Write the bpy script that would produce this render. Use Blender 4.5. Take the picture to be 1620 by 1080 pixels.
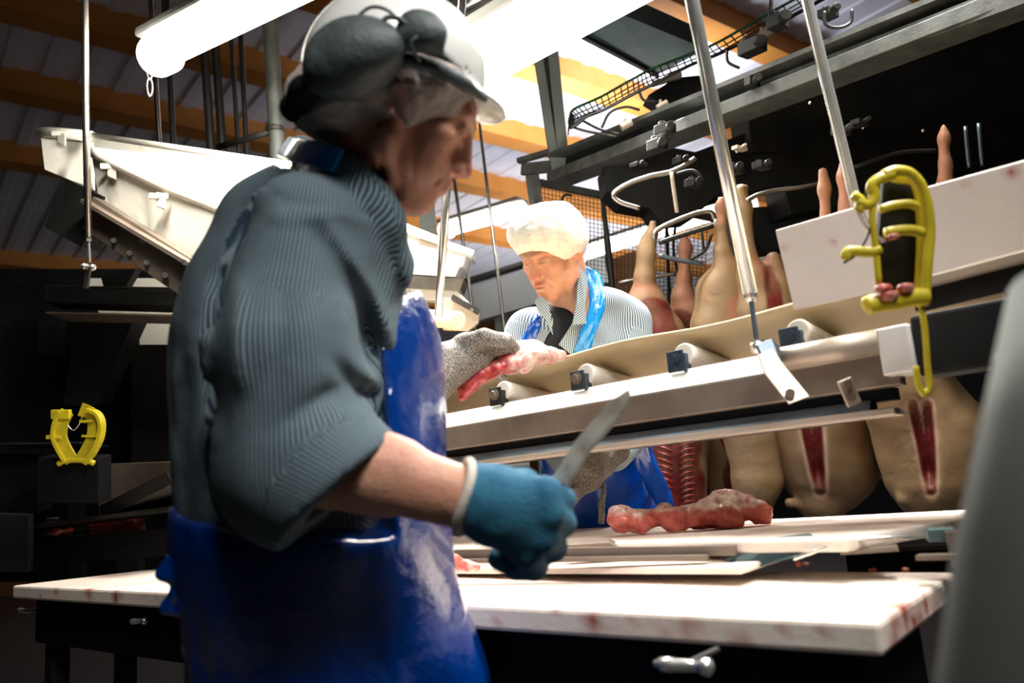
import bpy, math, random
import numpy as np
from mathutils import Vector, Matrix

random.seed(4); np.random.seed(4)
for o in list(bpy.data.objects): bpy.data.objects.remove(o)
SC = bpy.context.scene
COL = SC.collection

# ------------------------------------------------------------ camera
FPX = 1300.0; H = 1.10
PITCH = math.radians(11.1); ROLL = math.radians(4.5)
_c, _s = math.cos(ROLL), math.sin(ROLL)
cF = np.array([0, math.cos(PITCH), math.sin(PITCH)])
_R0 = np.array([1.0, 0, 0]); _U0 = np.array([0, -math.sin(PITCH), math.cos(PITCH)])
cR = _c*_R0 - _s*_U0
cU = _s*_R0 + _c*_U0
CAM = np.array([0, 0, H])
cam = bpy.data.cameras.new('camera'); cam.sensor_width = 36; cam.lens = FPX/1620*36
cam.clip_start = 0.02; cam.clip_end = 100
cam.dof.use_dof = True; cam.dof.focus_distance = 2.15; cam.dof.aperture_fstop = 3.2
camo = bpy.data.objects.new('camera', cam); COL.objects.link(camo)
camo.matrix_world = Matrix(((cR[0], cU[0], -cF[0], 0), (cR[1], cU[1], -cF[1], 0), (cR[2], cU[2], -cF[2], H), (0, 0, 0, 1)))
SC.camera = camo

# ------------------------------------------------------------ world, exposure
SC.view_settings.view_transform = 'Standard'
SC.view_settings.look = 'None'
SC.view_settings.gamma = 1
SC.view_settings.use_curve_mapping = False
SC.view_settings.exposure = 0.0
W = bpy.data.worlds.new('world'); SC.world = W; W.use_nodes = True
W.node_tree.nodes['Background'].inputs[0].default_value = (0.55, 0.7, 0.85, 1)
W.node_tree.nodes['Background'].inputs[1].default_value = 0.012
SC.cycles.max_bounces = 6

def P(px, py, d):
    """the point seen at a pixel of the 1620x1080 photograph, d metres ahead of the lens"""
    return CAM + d*(cF + cR*((px-810)/FPX) + cU*((540-py)/FPX))
def atz(px, py, z):
    v = cF + cR*((px-810)/FPX) + cU*((540-py)/FPX)
    return CAM + v*((z-H)/v[2])
def R_(px, d): return px*d/FPX
def A(v): return np.array(v, float)
def nrm(v):
    v = A(v); return v/(np.linalg.norm(v)+1e-12)

def area_light(name, loc, target, sx, sy, power, color=(1, .97, .9), spread=180):
    l = bpy.data.lights.new(name, 'AREA'); l.shape = 'RECTANGLE'; l.size = sx; l.size_y = sy
    l.energy = power; l.color = color; l.spread = math.radians(spread)
    o = bpy.data.objects.new(name, l); COL.objects.link(o); o.location = loc
    d = Vector(target)-Vector(loc); o.rotation_euler = d.to_track_quat('-Z', 'Y').to_euler()
    return o
# unseen lights over the cutting line, plus fills added for roof, wall and worker
area_light('unseen_line_light', (0.95, 1.55, 2.75), (0.75, 1.6, 1.0), 1.5, 0.15, 36, (1, .97, .92), 100)
area_light('unseen_line_light', (-0.05, 2.5, 2.85), (-0.05, 2.3, 1.0), 1.2, 0.15, 30, (1, .97, .92), 110)
area_light('hall_fill_light', (1.0, 7.2, 4.2), (1.2, 8.0, 6), 1.6, 1.0, 105, (.85, .9, 1))  # added uplight, brightens the middle of the roof
area_light('hall_fill_light', (1.6, 11.5, 3.0), (1.6, 12.5, 6), 3.0, 1.5, 110, (.95, .97, 1))  # added uplight for the far roof
area_light('worker_key_light', (0.55, -0.35, 3.0), (-0.08, 1.2, 1.25), 1.2, .4, 9, (1, .98, .95), 62)  # added key light behind the camera, brightens the near worker
area_light('unseen_line_light', (0.38, 2.72, 2.35), (0.40, 1.85, 1.0), 0.9, 0.12, 20, (1, .97, .92), 75)  # added to brighten the meat and far board behind the belt
area_light('tube_light', P(450, 0, 2.15)-A([0, 0, .1]), P(330, 420, 2.4), 1.0, .08, 34, (1, .97, .88), 150)
area_light('hall_fill_light', (0.4, 8.5, 3.2), (0.8, 11.5, 2.0), 2.0, 1.0, 80, (1, .97, .9))  # added fill aimed at the back wall

# ------------------------------------------------------------ materials
MATS = {}
def mat(name, col, rough=.5, metal=0, var=None, vscale=6, vamt=.5, bump=0, bscale=60, emit=0, ecol=None,
        sss=0, coat=0, stripe=None, tint=None, bands=None, spec=None, alpha=1, trans=0, vthr=(.4, .65), mesh=None, sheen=0):
    m = bpy.data.materials.new(name); m.use_nodes = True; nt = m.node_tree; N = nt.nodes; L = nt.links
    b = N['Principled BSDF']
    b.inputs['Base Color'].default_value = (*col, 1); b.inputs['Roughness'].default_value = rough
    b.inputs['Metallic'].default_value = metal
    if spec is not None: b.inputs['Specular IOR Level'].default_value = spec
    if coat: b.inputs['Coat Weight'].default_value = coat; b.inputs['Coat Roughness'].default_value = .08
    if sss:
        b.inputs['Subsurface Weight'].default_value = sss; b.inputs['Subsurface Radius'].default_value = (1, .35, .2)
        b.inputs['Subsurface Scale'].default_value = .006
    if sheen: b.inputs['Sheen Weight'].default_value = sheen
    if alpha < 1: b.inputs['Alpha'].default_value = alpha
    if trans: b.inputs['Transmission Weight'].default_value = trans
    if emit:
        b.inputs['Emission Color'].default_value = (*(ecol or col), 1); b.inputs['Emission Strength'].default_value = emit
    tc = N.new('ShaderNodeTexCoord')
    cur = None
    def mix(fac, ca, cb):
        x = N.new('ShaderNodeMix'); x.data_type = 'RGBA'
        L.new(fac, x.inputs[0])
        if isinstance(ca, tuple): x.inputs[6].default_value = (*ca, 1)
        else: L.new(ca, x.inputs[6])
        if isinstance(cb, tuple): x.inputs[7].default_value = (*cb, 1)
        else: L.new(cb, x.inputs[7])
        return x.outputs[2]
    def mr(src, a, b_, c=0, d=1):
        x = N.new('ShaderNodeMapRange'); L.new(src, x.inputs[0])
        x.inputs[1].default_value = a; x.inputs[2].default_value = b_; x.inputs[3].default_value = c; x.inputs[4].default_value = d
        return x.outputs[0]
    def noise(sc, det=5, rough_=.6, vec=None, dist=0):
        x = N.new('ShaderNodeTexNoise'); x.inputs['Scale'].default_value = sc; x.inputs['Detail'].default_value = det
        x.inputs['Roughness'].default_value = rough_; x.inputs['Distortion'].default_value = dist
        L.new(vec or tc.outputs['Object'], x.inputs['Vector']); return x.outputs['Fac']
    cur = col
    if stripe:                                       # stripe = (other colour, period in metres): woven stripes running along the cloth
        at = N.new('ShaderNodeAttribute'); at.attribute_name = 'st'
        mu = N.new('ShaderNodeMath'); mu.operation = 'MULTIPLY'; mu.inputs[1].default_value = 2*math.pi/stripe[1]
        L.new(at.outputs['Fac'], mu.inputs[0])
        si = N.new('ShaderNodeMath'); si.operation = 'SINE'; L.new(mu.outputs[0], si.inputs[0])
        cur = mix(mr(si.outputs[0], -.45, .45), col, stripe[0])
    if tint:                                         # tint = ((attribute, colour), ...): painted by a vertex attribute (flesh, bone, redness)
        for an, c2 in tint:
            at = N.new('ShaderNodeAttribute'); at.attribute_name = an
            cur = mix(mr(at.outputs['Fac'], 0, 1), cur, c2)
    if mesh:                                         # ring mesh of a chain glove
        v = N.new('ShaderNodeTexVoronoi'); v.inputs['Scale'].default_value = mesh[1]; L.new(tc.outputs['Object'], v.inputs['Vector'])
        cur = mix(mr(v.outputs['Distance'], .25, .5), cur, mesh[0])
    if var:
        f = noise(vscale)
        g = mr(f, vthr[0], vthr[1], 0, vamt)
        cur = mix(g, cur, var)
    if not isinstance(cur, tuple): L.new(cur, b.inputs['Base Color'])
    if bump:
        bn = N.new('ShaderNodeBump'); bn.inputs['Strength'].default_value = bump; bn.inputs['Distance'].default_value = .01
        L.new(noise(bscale, 6), bn.inputs['Height']); L.new(bn.outputs[0], b.inputs['Normal'])
    MATS[name] = m
    return m

mat('skin', (.62, .33, .22), .5, sss=.25, var=(.55, .2, .13), vscale=28, vamt=.55, bump=.25, bscale=160, tint=(('red', (.55, .16, .11)), ('lip', (.42, .14, .12)), ('brow', (.28, .17, .11))))
mat('forearm_skin', (.56, .29, .18), .5, sss=.2, var=(.42, .19, .11), vscale=24, vamt=.6, bump=.3, bscale=140)
mat('shirt', (.50, .58, .60), .85, stripe=((.05, .085, .14), .0056), bump=.12, bscale=90)
mat('shirt_shaded', (.135, .185, .20), .9, stripe=((.007, .022, .042), .0056), bump=.15, bscale=50)  # same cloth as shirt, colours darkened to stand in for shade
mat('collar_near', (.07, .12, .16), .9, stripe=((.02, .04, .07), .0056), bump=.15, bscale=50)
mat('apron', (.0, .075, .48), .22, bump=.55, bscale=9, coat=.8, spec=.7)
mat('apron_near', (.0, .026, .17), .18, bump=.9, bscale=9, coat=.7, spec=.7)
mat('apron_light', (.0, .26, .78), .2, bump=.6, bscale=30, coat=.8)
mat('tshirt', (.006, .006, .008), .9)
mat('net', (.86, .85, .82), .8, var=(.5, .43, .4), vscale=45, vamt=.5, bump=.6, bscale=70, vthr=(.5, .75))
mat('net_thin', (.42, .37, .33), .85, tint=(('ear', (.42, .17, .13)),), var=(.22, .17, .15), vscale=55, vamt=.6, bump=.8, bscale=90)
mat('helmet', (.72, .72, .68), .28, coat=.5, var=(.5, .5, .46), vscale=9, vamt=.4)
mat('dark_plastic', (.028, .042, .042), .55, var=(.09, .11, .11), vscale=22, vamt=.5, bump=.3, bscale=60)
mat('black', (.003, .003, .004), .7, spec=.15)
mat('glove_blue', (.012, .12, .22), .8, var=(.03, .2, .3), vscale=20, vamt=.6, bump=.5, bscale=260)
mat('glove_cuff', (.62, .56, .47), .85, bump=.3, bscale=200)
mat('glove_mesh', (.66, .62, .55), .45, .4, mesh=((.14, .12, .10), 420), bump=.4, bscale=420)
mat('band_blue', (.0, .14, .62), .4)
mat('trousers', (.5, .52, .55), .9)
mat('rubber', (.5, .5, .48), .5)
mat('blade', (.66, .62, .54), .38, .35, var=(.30, .24, .19), vscale=40, vamt=.7, bump=.1)
mat('handle_knife', (.02, .018, .016), .5)
mat('board', (.86, .76, .66), .45, var=(.80, .58, .48), vscale=5, vamt=.45, bump=.15, bscale=90, spec=.4, tint=(('blood', (.36, .02, .01)),))
mat('board_divider', (.78, .70, .64), .5, var=(.68, .58, .52), vscale=4, vamt=.5, bump=.1, bscale=200, tint=(('blood', (.4, .03, .02)),))
mat('steel', (.42, .38, .33), .32, 1, var=(.25, .21, .18), vscale=8, vamt=.6, bump=.05, bscale=120)
mat('steel_bright', (.80, .77, .72), .22, .9, var=(.6, .56, .5), vscale=10, vamt=.4)
mat('rail_top', (.86, .83, .78), .42, .25, var=(.75, .70, .62), vscale=8, vamt=.4, tint=(('blood', (.4, .04, .03)),))
mat('steel_brown', (.26, .205, .16), .5, .55, var=(.17, .13, .10), vscale=7, vamt=.7, bump=.1, bscale=150)
mat('steel_pale', (.55, .46, .37), .45, .4, var=(.42, .33, .25), vscale=9, vamt=.5)
mat('steel_blue', (.16, .20, .24), .35, .8, var=(.08, .10, .12), vscale=9, vamt=.6)
mat('steel_dark', (.035, .033, .03), .5, .6, var=(.07, .065, .055), vscale=11, vamt=.6)
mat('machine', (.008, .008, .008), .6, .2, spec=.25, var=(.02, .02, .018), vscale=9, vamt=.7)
mat('girder', (.10, .105, .095), .6, .3, var=(.04, .042, .038), vscale=14, vamt=.8, bump=.15, bscale=80)
mat('post_green', (.20, .23, .21), .6, .2, var=(.12, .14, .13), vscale=6, vamt=.6)
mat('teal_steel', (.10, .17, .18), .4, .5, var=(.17, .22, .22), vscale=10, vamt=.5)
mat('chrome', (.78, .77, .74), .2, .75, var=(.35, .4, .42), vscale=5, vamt=.6)
mat('belt', (.62, .50, .29), .55, var=(.50, .38, .20), vscale=5, vamt=.5)
mat('roller', (.80, .74, .65), .4)
mat('bolt', (.09, .12, .15), .4, .8, bump=.1)
mat('yellow', (.62, .50, .02), .42, var=(.40, .30, .015), vscale=18, vamt=.6)
mat('white_plastic', (.88, .84, .74), .5, var=(.60, .56, .48), vscale=6, vamt=.35, tint=(('dirt', (.10, .10, .075)),), bump=.1)
mat('hopper_white', (.90, .89, .86), .45, var=(.8, .79, .75), vscale=5, vamt=.4)
mat('meat', (.72, .17, .12), .3, sss=.08, var=(.42, .03, .025), vscale=34, vamt=.85, bump=.8, bscale=70, coat=.4, tint=(('fat', (.95, .76, .66)),))
mat('meat_dark', (.40, .015, .02), .25, sss=.2, var=(.62, .12, .09), vscale=45, vamt=.8, bump=.4, bscale=90, coat=.5, tint=(('fat', (.90, .70, .58)),))
mat('carcass', (.38, .25, .13), .5, sss=.15, var=(.30, .17, .08), vscale=7, vamt=.6, bump=.25, bscale=50, tint=(('pink', (.58, .22, .15)), ('flesh', (.16, .008, .010)), ('fat', (.80, .52, .40))))
mat('ribs', (.30, .03, .02), .35, bump=.5, bscale=70, coat=.4, var=(.45, .15, .10), vscale=20, vamt=.7)
mat('roof_panel', (.82, .80, .87), .7, var=(.7, .68, .74), vscale=1.2, vamt=.6)
mat('beam_orange', (.62, .25, .045), .65, var=(.5, .16, .02), vscale=2.0, vamt=.6, bump=.2, bscale=20)
mat('wall_white', (.55, .57, .60), .7, var=(.45, .47, .5), vscale=2, vamt=.5)
mat('wall_brown', (.33, .13, .035), .7, var=(.2, .07, .02), vscale=3, vamt=.7)
mat('wall_dark', (.03, .03, .032), .9)
mat('floor', (.06, .058, .055), .35, var=(.10, .09, .085), vscale=3, vamt=.6)
mat('lamp_tube', (1, 1, 1), .5, emit=11, ecol=(1, .96, .86))
mat('lamp_tube_far', (1, 1, 1), .5, emit=9, ecol=(1, .97, .9))
mat('lamp_body', (.8, .8, .76), .4)
mat('lamp_cover', (.9, .88, .8), .35, emit=1.6, ecol=(1, .95, .8))
mat('green_cable', (.02, .12, .05), .5)
mat('cable', (.01, .01, .01), .5)
mat('wire', (.10, .10, .095), .5, .6)
mat('near_post', (.10, .115, .095), .7, .0, var=(.07, .08, .065), vscale=3, vamt=.6)
mat('scrap_red', (.42, .06, .04), .4, var=(.6, .35, .28), vscale=60, vamt=.7)

# ------------------------------------------------------------ mesh helpers
ORIG = {}
def mk(name, V, F, m, parent=None, smooth=False, attrs=None, bevel=0, subd=0, autosm=None):
    V = np.asarray(V, float).reshape(-1, 3)
    if parent is None:
        org = A([V[:, 0].mean(), V[:, 1].mean(), V[:, 2].min()])
    else: org = ORIG[parent.name]
    me = bpy.data.meshes.new(name)
    me.from_pydata((V-org).tolist(), [], [tuple(f) for f in F] if not isinstance(F, np.ndarray) else F.tolist())
    if attrs:
        for k, v in attrs.items():
            a = me.attributes.new(k, 'FLOAT', 'POINT'); a.data.foreach_set('value', np.asarray(v, np.float32))
    me.materials.append(MATS[m] if isinstance(m, str) else m)
    if smooth: me.polygons.foreach_set('use_smooth', np.ones(len(me.polygons), bool))
    me.update()
    o = bpy.data.objects.new(name, me); COL.objects.link(o)
    if parent is None: o.location = org
    else: o.parent = parent
    ORIG[o.name] = org
    if bevel:
        b = o.modifiers.new('bevel', 'BEVEL'); b.width = bevel; b.segments = 2; b.limit_method = 'ANGLE'
    if subd:
        s = o.modifiers.new('subd', 'SUBSURF'); s.levels = subd; s.render_levels = subd
    return o
def thing(name, label, cat, loc, group=None):
    o = bpy.data.objects.new(name, None); COL.objects.link(o); o.location = tuple(loc); o.empty_display_size = .1
    ORIG[o.name] = A(loc); return tag(o, label, cat, group)
def tag(o, label=None, cat=None, group=None, kind=None):
    if label: o['label'] = label
    if cat: o['category'] = cat
    if group: o['group'] = group
    if kind: o['kind'] = kind
    return o
class MB:
    def __init__(s): s.V = []; s.F = []
    def add(s, V, F):
        n = len(s.V); s.V += [tuple(v) for v in V]; s.F += [tuple(i+n for i in f) for f in F]; return s
    def hexa(s, a, b):      # two quads a (4 points) and b (4 points)
        return s.add(list(a)+list(b), [(3, 2, 1, 0), (4, 5, 6, 7), (0, 1, 5, 4), (1, 2, 6, 5), (2, 3, 7, 6), (3, 0, 4, 7)])
    def box(s, c, X, Y, Z):  # half-axis vectors
        c, X, Y, Z = A(c), A(X), A(Y), A(Z)
        return s.hexa([c-X-Y-Z, c+X-Y-Z, c+X+Y-Z, c-X+Y-Z], [c-X-Y+Z, c+X-Y+Z, c+X+Y+Z, c-X+Y+Z])
    def beam(s, p, q, w, h, up=(0, 0, 1)):
        p, q = A(p), A(q); d = nrm(q-p); u = A(up)-d*np.dot(up, d); u = nrm(u); r = np.cross(d, u)
        return s.box((p+q)/2, (q-p)/2, r*w/2, u*h/2)
    def tube(s, pts, r, n=8, closed=False):
        pts = [A(p) for p in pts]; m = len(pts); base = len(s.V); up = A([0.13, .21, .97])
        for i, p in enumerate(pts):
            if closed: d = nrm(pts[(i+1) % m]-pts[i-1])
            else: d = nrm(pts[min(i+1, m-1)]-pts[max(i-1, 0)])
            u = up-d*np.dot(up, d)
            if np.linalg.norm(u) < .05: u = A([1, 0, 0])-d*d[0]
            u = nrm(u); up = u; v = np.cross(d, u); rr = r[i] if hasattr(r, '__len__') else r
            for k in range(n):
                a = 2*math.pi*k/n; s.V.append(tuple(p+rr*(math.cos(a)*u+math.sin(a)*v)))
        for i in range(m if closed else m-1):
            j = (i+1) % m
            for k in range(n):
                k2 = (k+1) % n; s.F.append((base+i*n+k, base+j*n+k, base+j*n+k2, base+i*n+k2))
        if not closed:
            s.F.append(tuple(base+k for k in range(n))); s.F.append(tuple(base+(m-1)*n+k for k in reversed(range(n))))
        return s
    def cyl(s, p, q, r, r2=None, n=16):
        return s.tube([p, q], [r, r if r2 is None else r2], n)
    def ext(s, poly, vec):   # planar outline, extruded by a vector
        poly = [A(p) for p in poly]; n = len(poly); vec = A(vec)
        return s.add(poly+[p+vec for p in poly], [tuple(reversed(range(n))), tuple(range(n, 2*n))]+[(i, (i+1) % n, n+(i+1) % n, n+i) for i in range(n)])
    def sph(s, c, r, n=10, sc=(1, 1, 1)):
        c = A(c); V = [c+A([0, 0, r*sc[2]])]; F = []
        m = n//2
        for i in range(1, m):
            t = math.pi*i/m
            for k in range(n):
                a = 2*math.pi*k/n; V.append(c+r*A([sc[0]*math.sin(t)*math.cos(a), sc[1]*math.sin(t)*math.sin(a), sc[2]*math.cos(t)]))
        V.append(c-A([0, 0, r*sc[2]]))
        for k in range(n): F.append((0, 1+k, 1+(k+1) % n))
        for i in range(m-2):
            for k in range(n): F.append((1+i*n+k, 1+(i+1)*n+k, 1+(i+1)*n+(k+1) % n, 1+i*n+(k+1) % n))
        b = 1+(m-2)*n; e = len(V)-1
        for k in range(n): F.append((e, b+(k+1) % n, b+k))
        return s.add(V, F)
    def build(s, name, m, parent=None, **k): return mk(name, s.V, s.F, m, parent, **k)
def spline(pts, n=8):
    """Catmull-Rom through points"""
    pts = [A(p) for p in pts]; Q = [2*pts[0]-pts[1]]+pts+[2*pts[-1]-pts[-2]]; out = []
    for i in range(1, len(Q)-2):
        for k in range(n):
            t = k/n; a, b, c, d = Q[i-1], Q[i], Q[i+1], Q[i+2]
            out.append(.5*((2*b)+(-a+c)*t+(2*a-5*b+4*c-d)*t*t+(-a+3*b-3*c+d)*t**3))
    out.append(pts[-1]); return out

# ------------------------------------------------------------ value noise and distance-field sculpting
_rng = np.random.RandomState(7); _T = _rng.rand(64, 64, 64).astype(np.float32)*2-1
def vnoise(X, Y, Z, f, off=0):
    x = X*f+off+100.3; y = Y*f+off*1.7+100.7; z = Z*f+off*.6+100.1
    xi = np.floor(x).astype(np.int32); yi = np.floor(y).astype(np.int32); zi = np.floor(z).astype(np.int32)
    fx = (x-xi).astype(np.float32); fy = (y-yi).astype(np.float32); fz = (z-zi).astype(np.float32)
    fx = fx*fx*(3-2*fx); fy = fy*fy*(3-2*fy); fz = fz*fz*(3-2*fz)
    a, b, c = xi & 63, yi & 63, zi & 63; a1, b1, c1 = (a+1) & 63, (b+1) & 63, (c+1) & 63
    def l(p, q, t): return p+(q-p)*t
    return l(l(l(_T[a, b, c], _T[a1, b, c], fx), l(_T[a, b1, c], _T[a1, b1, c], fx), fy),
             l(l(_T[a, b, c1], _T[a1, b, c1], fx), l(_T[a, b1, c1], _T[a1, b1, c1], fx), fy), fz)

def surfnet(Fd, xs, ys, zs):
    nx, ny, nz = Fd.shape; S = Fd < 0
    cnt = np.zeros((nx-1, ny-1, nz-1), np.uint8)
    for i in (0, 1):
        for j in (0, 1):
            for k in (0, 1): cnt += S[i:nx-1+i, j:ny-1+j, k:nz-1+k]
    act = (cnt > 0) & (cnt < 8); idx = -np.ones(act.shape, np.int64)
    I, J, K = np.nonzero(act); n = len(I); idx[I, J, K] = np.arange(n)
    acc = np.zeros((n, 3)); w = np.zeros(n)
    cs = [(i, j, k) for i in (0, 1) for j in (0, 1) for k in (0, 1)]
    for a in cs:
        for ax in range(3):
            if a[ax]: continue
            b = list(a); b[ax] = 1
            fa = Fd[I+a[0], J+a[1], K+a[2]]; fb = Fd[I+b[0], J+b[1], K+b[2]]
            m = (fa < 0) != (fb < 0); t = np.where(m, fa/np.where(m, fa-fb, 1), 0)
            for q in range(3): acc[:, q] += np.where(m, a[q]+(t if q == ax else 0), 0)
            w += m
    acc /= w[:, None]
    def co(arr, I, f): return arr[I]+f*(arr[I+1]-arr[I])
    V = np.stack([co(xs, I, acc[:, 0]), co(ys, J, acc[:, 1]), co(zs, K, acc[:, 2])], 1)
    Fs = []
    m = S[:-1, 1:-1, 1:-1] != S[1:, 1:-1, 1:-1]; a, b, c = np.nonzero(m); b += 1; c += 1
    q = np.stack([idx[a, b-1, c-1], idx[a, b, c-1], idx[a, b, c], idx[a, b-1, c]], 1); fl = S[a, b, c]; q[~fl] = q[~fl][:, ::-1]; Fs.append(q)
    m = S[1:-1, :-1, 1:-1] != S[1:-1, 1:, 1:-1]; a, b, c = np.nonzero(m); a += 1; c += 1
    q = np.stack([idx[a-1, b, c-1], idx[a-1, b, c], idx[a, b, c], idx[a, b, c-1]], 1); fl = S[a, b, c]; q[~fl] = q[~fl][:, ::-1]; Fs.append(q)
    m = S[1:-1, 1:-1, :-1] != S[1:-1, 1:-1, 1:]; a, b, c = np.nonzero(m); a += 1; b += 1
    q = np.stack([idx[a-1, b-1, c], idx[a, b-1, c], idx[a, b, c], idx[a-1, b, c]], 1); fl = S[a, b, c]; q[~fl] = q[~fl][:, ::-1]; Fs.append(q)
    Fq = np.concatenate(Fs); return V, Fq

class SDF:
    def __init__(s, xs, ys, zs):
        s.xs, s.ys, s.zs = [np.asarray(a, np.float32) for a in (xs, ys, zs)]
        s.F = np.full((len(xs), len(ys), len(zs)), 1.0, np.float32)
    @staticmethod
    def around(lo, hi, h):
        lo, hi = np.minimum(A(lo), A(hi)), np.maximum(A(lo), A(hi)); return SDF(*[np.arange(lo[i], hi[i]+h, h) for i in range(3)])
    def _sub(s, lo, hi):
        sl = []
        for arr, a, b in zip((s.xs, s.ys, s.zs), lo, hi):
            i = max(0, np.searchsorted(arr, a)-2); j = min(len(arr), np.searchsorted(arr, b)+2)
            if j <= i: return None
            sl.append(slice(i, j))
        return tuple(sl)
    def _grid(s, sl):
        return np.meshgrid(s.xs[sl[0]], s.ys[sl[1]], s.zs[sl[2]], indexing='ij', sparse=True)
    def _join(s, sl, D, k, op):
        G = s.F[sl]
        if op == 'add':
            if k: h = np.clip(.5+.5*(G-D)/k, 0, 1); s.F[sl] = G*(1-h)+D*h-k*h*(1-h)
            else: s.F[sl] = np.minimum(G, D)
        elif op == 'sub':
            D = -D
            if k: h = np.clip(.5-.5*(G-D)/k, 0, 1); s.F[sl] = G*(1-h)+D*h+k*h*(1-h)
            else: s.F[sl] = np.maximum(G, D)
    def cone(s, p, r1, q, r2, k=.01, op='add', flat=None):
        """tapered limb; flat=(axis, factor) squashes it along an axis"""
        p, q = A(p), A(q); m = max(r1, r2)*1.05+k+.03
        sl = s._sub(np.minimum(p, q)-m, np.maximum(p, q)+m)
        if sl is None: return s
        X, Y, Z = s._grid(sl); d = q-p; L = float(d@d)+1e-12
        ax, ay, az = X-p[0], Y-p[1], Z-p[2]
        t = np.clip((ax*d[0]+ay*d[1]+az*d[2])/L, 0, 1)
        ax = ax-t*d[0]; ay = ay-t*d[1]; az = az-t*d[2]
        d2 = ax*ax+ay*ay+az*az
        if flat is not None:
            n = nrm(flat[0]); c = ax*n[0]+ay*n[1]+az*n[2]; d2 = d2+c*c*(1/flat[1]**2-1)
        D = np.sqrt(d2)-(r1+(r2-r1)*t)
        if flat is not None: D = D*min(1, flat[1]*1.25)
        s._join(sl, D.astype(np.float32), k, op); return s
    def ell(s, c, r, axes=None, k=.01, op='add'):
        c = A(c); r = A(r); Rm = np.eye(3) if axes is None else np.array([nrm(a) for a in axes])
        m = np.sqrt(((Rm.T*r)**2).sum(1))*1.05+k+.03
        sl = s._sub(c-m, c+m)
        if sl is None: return s
        X, Y, Z = s._grid(sl); X = X-c[0]; Y = Y-c[1]; Z = Z-c[2]
        u = [(X*a[0]+Y*a[1]+Z*a[2]) for a in Rm]
        k0 = np.sqrt((u[0]/r[0])**2+(u[1]/r[1])**2+(u[2]/r[2])**2); k1 = np.sqrt((u[0]/r[0]**2)**2+(u[1]/r[1]**2)**2+(u[2]/r[2]**2)**2)+1e-6
        s._join(sl, (k0*(k0-1)/k1).astype(np.float32), k, op); return s
    def cut(s, p, n, k=0):     # keeps the side the normal points away from
        p, n = A(p), nrm(n); X, Y, Z = s._grid((slice(None),)*3)
        D = (X-p[0])*n[0]+(Y-p[1])*n[1]+(Z-p[2])*n[2]
        if k: h = np.clip(.5-.5*(s.F-D)/k, 0, 1); s.F = s.F*(1-h)+D*h+k*h*(1-h)
        else: s.F = np.maximum(s.F, D)
        s.F = s.F.astype(np.float32); return s
    def disp(s, f, amp, off=0, sc=(1, 1, 1)):
        X, Y, Z = np.meshgrid(s.xs*sc[0], s.ys*sc[1], s.zs*sc[2], indexing='ij')
        band = np.abs(s.F) < .05
        s.F[band] += amp*vnoise(X[band], Y[band], Z[band], f, off); return s
    def mesh(s, smooth=1):
        s.F[0], s.F[-1] = 1, 1; s.F[:, 0], s.F[:, -1] = 1, 1; s.F[:, :, 0], s.F[:, :, -1] = 1, 1
        V, Fq = surfnet(s.F, s.xs, s.ys, s.zs)
        for _ in range(smooth):
            a = np.zeros_like(V); n = np.zeros(len(V))
            for e in range(4):
                i, j = Fq[:, e], Fq[:, (e+1) % 4]
                np.add.at(a, i, V[j]); np.add.at(n, i, 1); np.add.at(a, j, V[i]); np.add.at(n, j, 1)
            V = .5*V+.5*a/n[:, None]
        return V, Fq
def grid1(lo, hi, h, fine=None, hf=None):
    """coordinates with a finer stretch"""
    if fine is None: return np.arange(lo, hi+h, h)
    out = [lo]
    while out[-1] < hi:
        x = out[-1]; out.append(x+(hf if fine[0]-hf < x < fine[1] else h))
    return np.array(out)
def gauss(V, c, r): return np.exp(-((V-A(c))**2).sum(1)/(r*r))

def toz(p, q, z):
    """where the line from q through p reaches the height z"""
    p, q = A(p), A(q); return p+(p-q)*((z-p[2])/(p[2]-q[2]))
def proj(V):
    w = np.asarray(V)-CAM; d = w@cF; return 810+FPX*(w@cR)/d, 540-FPX*(w@cU)/d
def polydist(px, py, pts):
    best = np.full(np.shape(px), 1e9)
    for (x0, y0), (x1, y1) in zip(pts[:-1], pts[1:]):
        dx, dy = x1-x0, y1-y0; t = np.clip(((px-x0)*dx+(py-y0)*dy)/(dx*dx+dy*dy+1e-9), 0, 1)
        best = np.minimum(best, np.hypot(px-x0-t*dx, py-y0-t*dy))
    return best
def fold(S, pts, wpx, amp, dmax):
    """a crease (amp > 0) or ridge (amp < 0) in cloth or hide: moves the surface along a line on its near side"""
    X, Y, Z = np.meshgrid(S.xs, S.ys, S.zs, indexing='ij'); band = np.abs(S.F) < .07
    V = np.stack([X[band], Y[band], Z[band]], 1); d = (V-CAM)@cF; px, py = proj(V)
    e0 = np.hypot(px-pts[0][0], py-pts[0][1]); e1_ = np.hypot(px-pts[-1][0], py-pts[-1][1])
    g = np.exp(-(polydist(px, py, pts)/wpx)**2)*np.clip((dmax-d)/.05, 0, 1)*np.clip(np.minimum(e0, e1_)/(3.5*wpx), 0, 1)
    S.F[band] += (amp*g).astype(np.float32)
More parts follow.
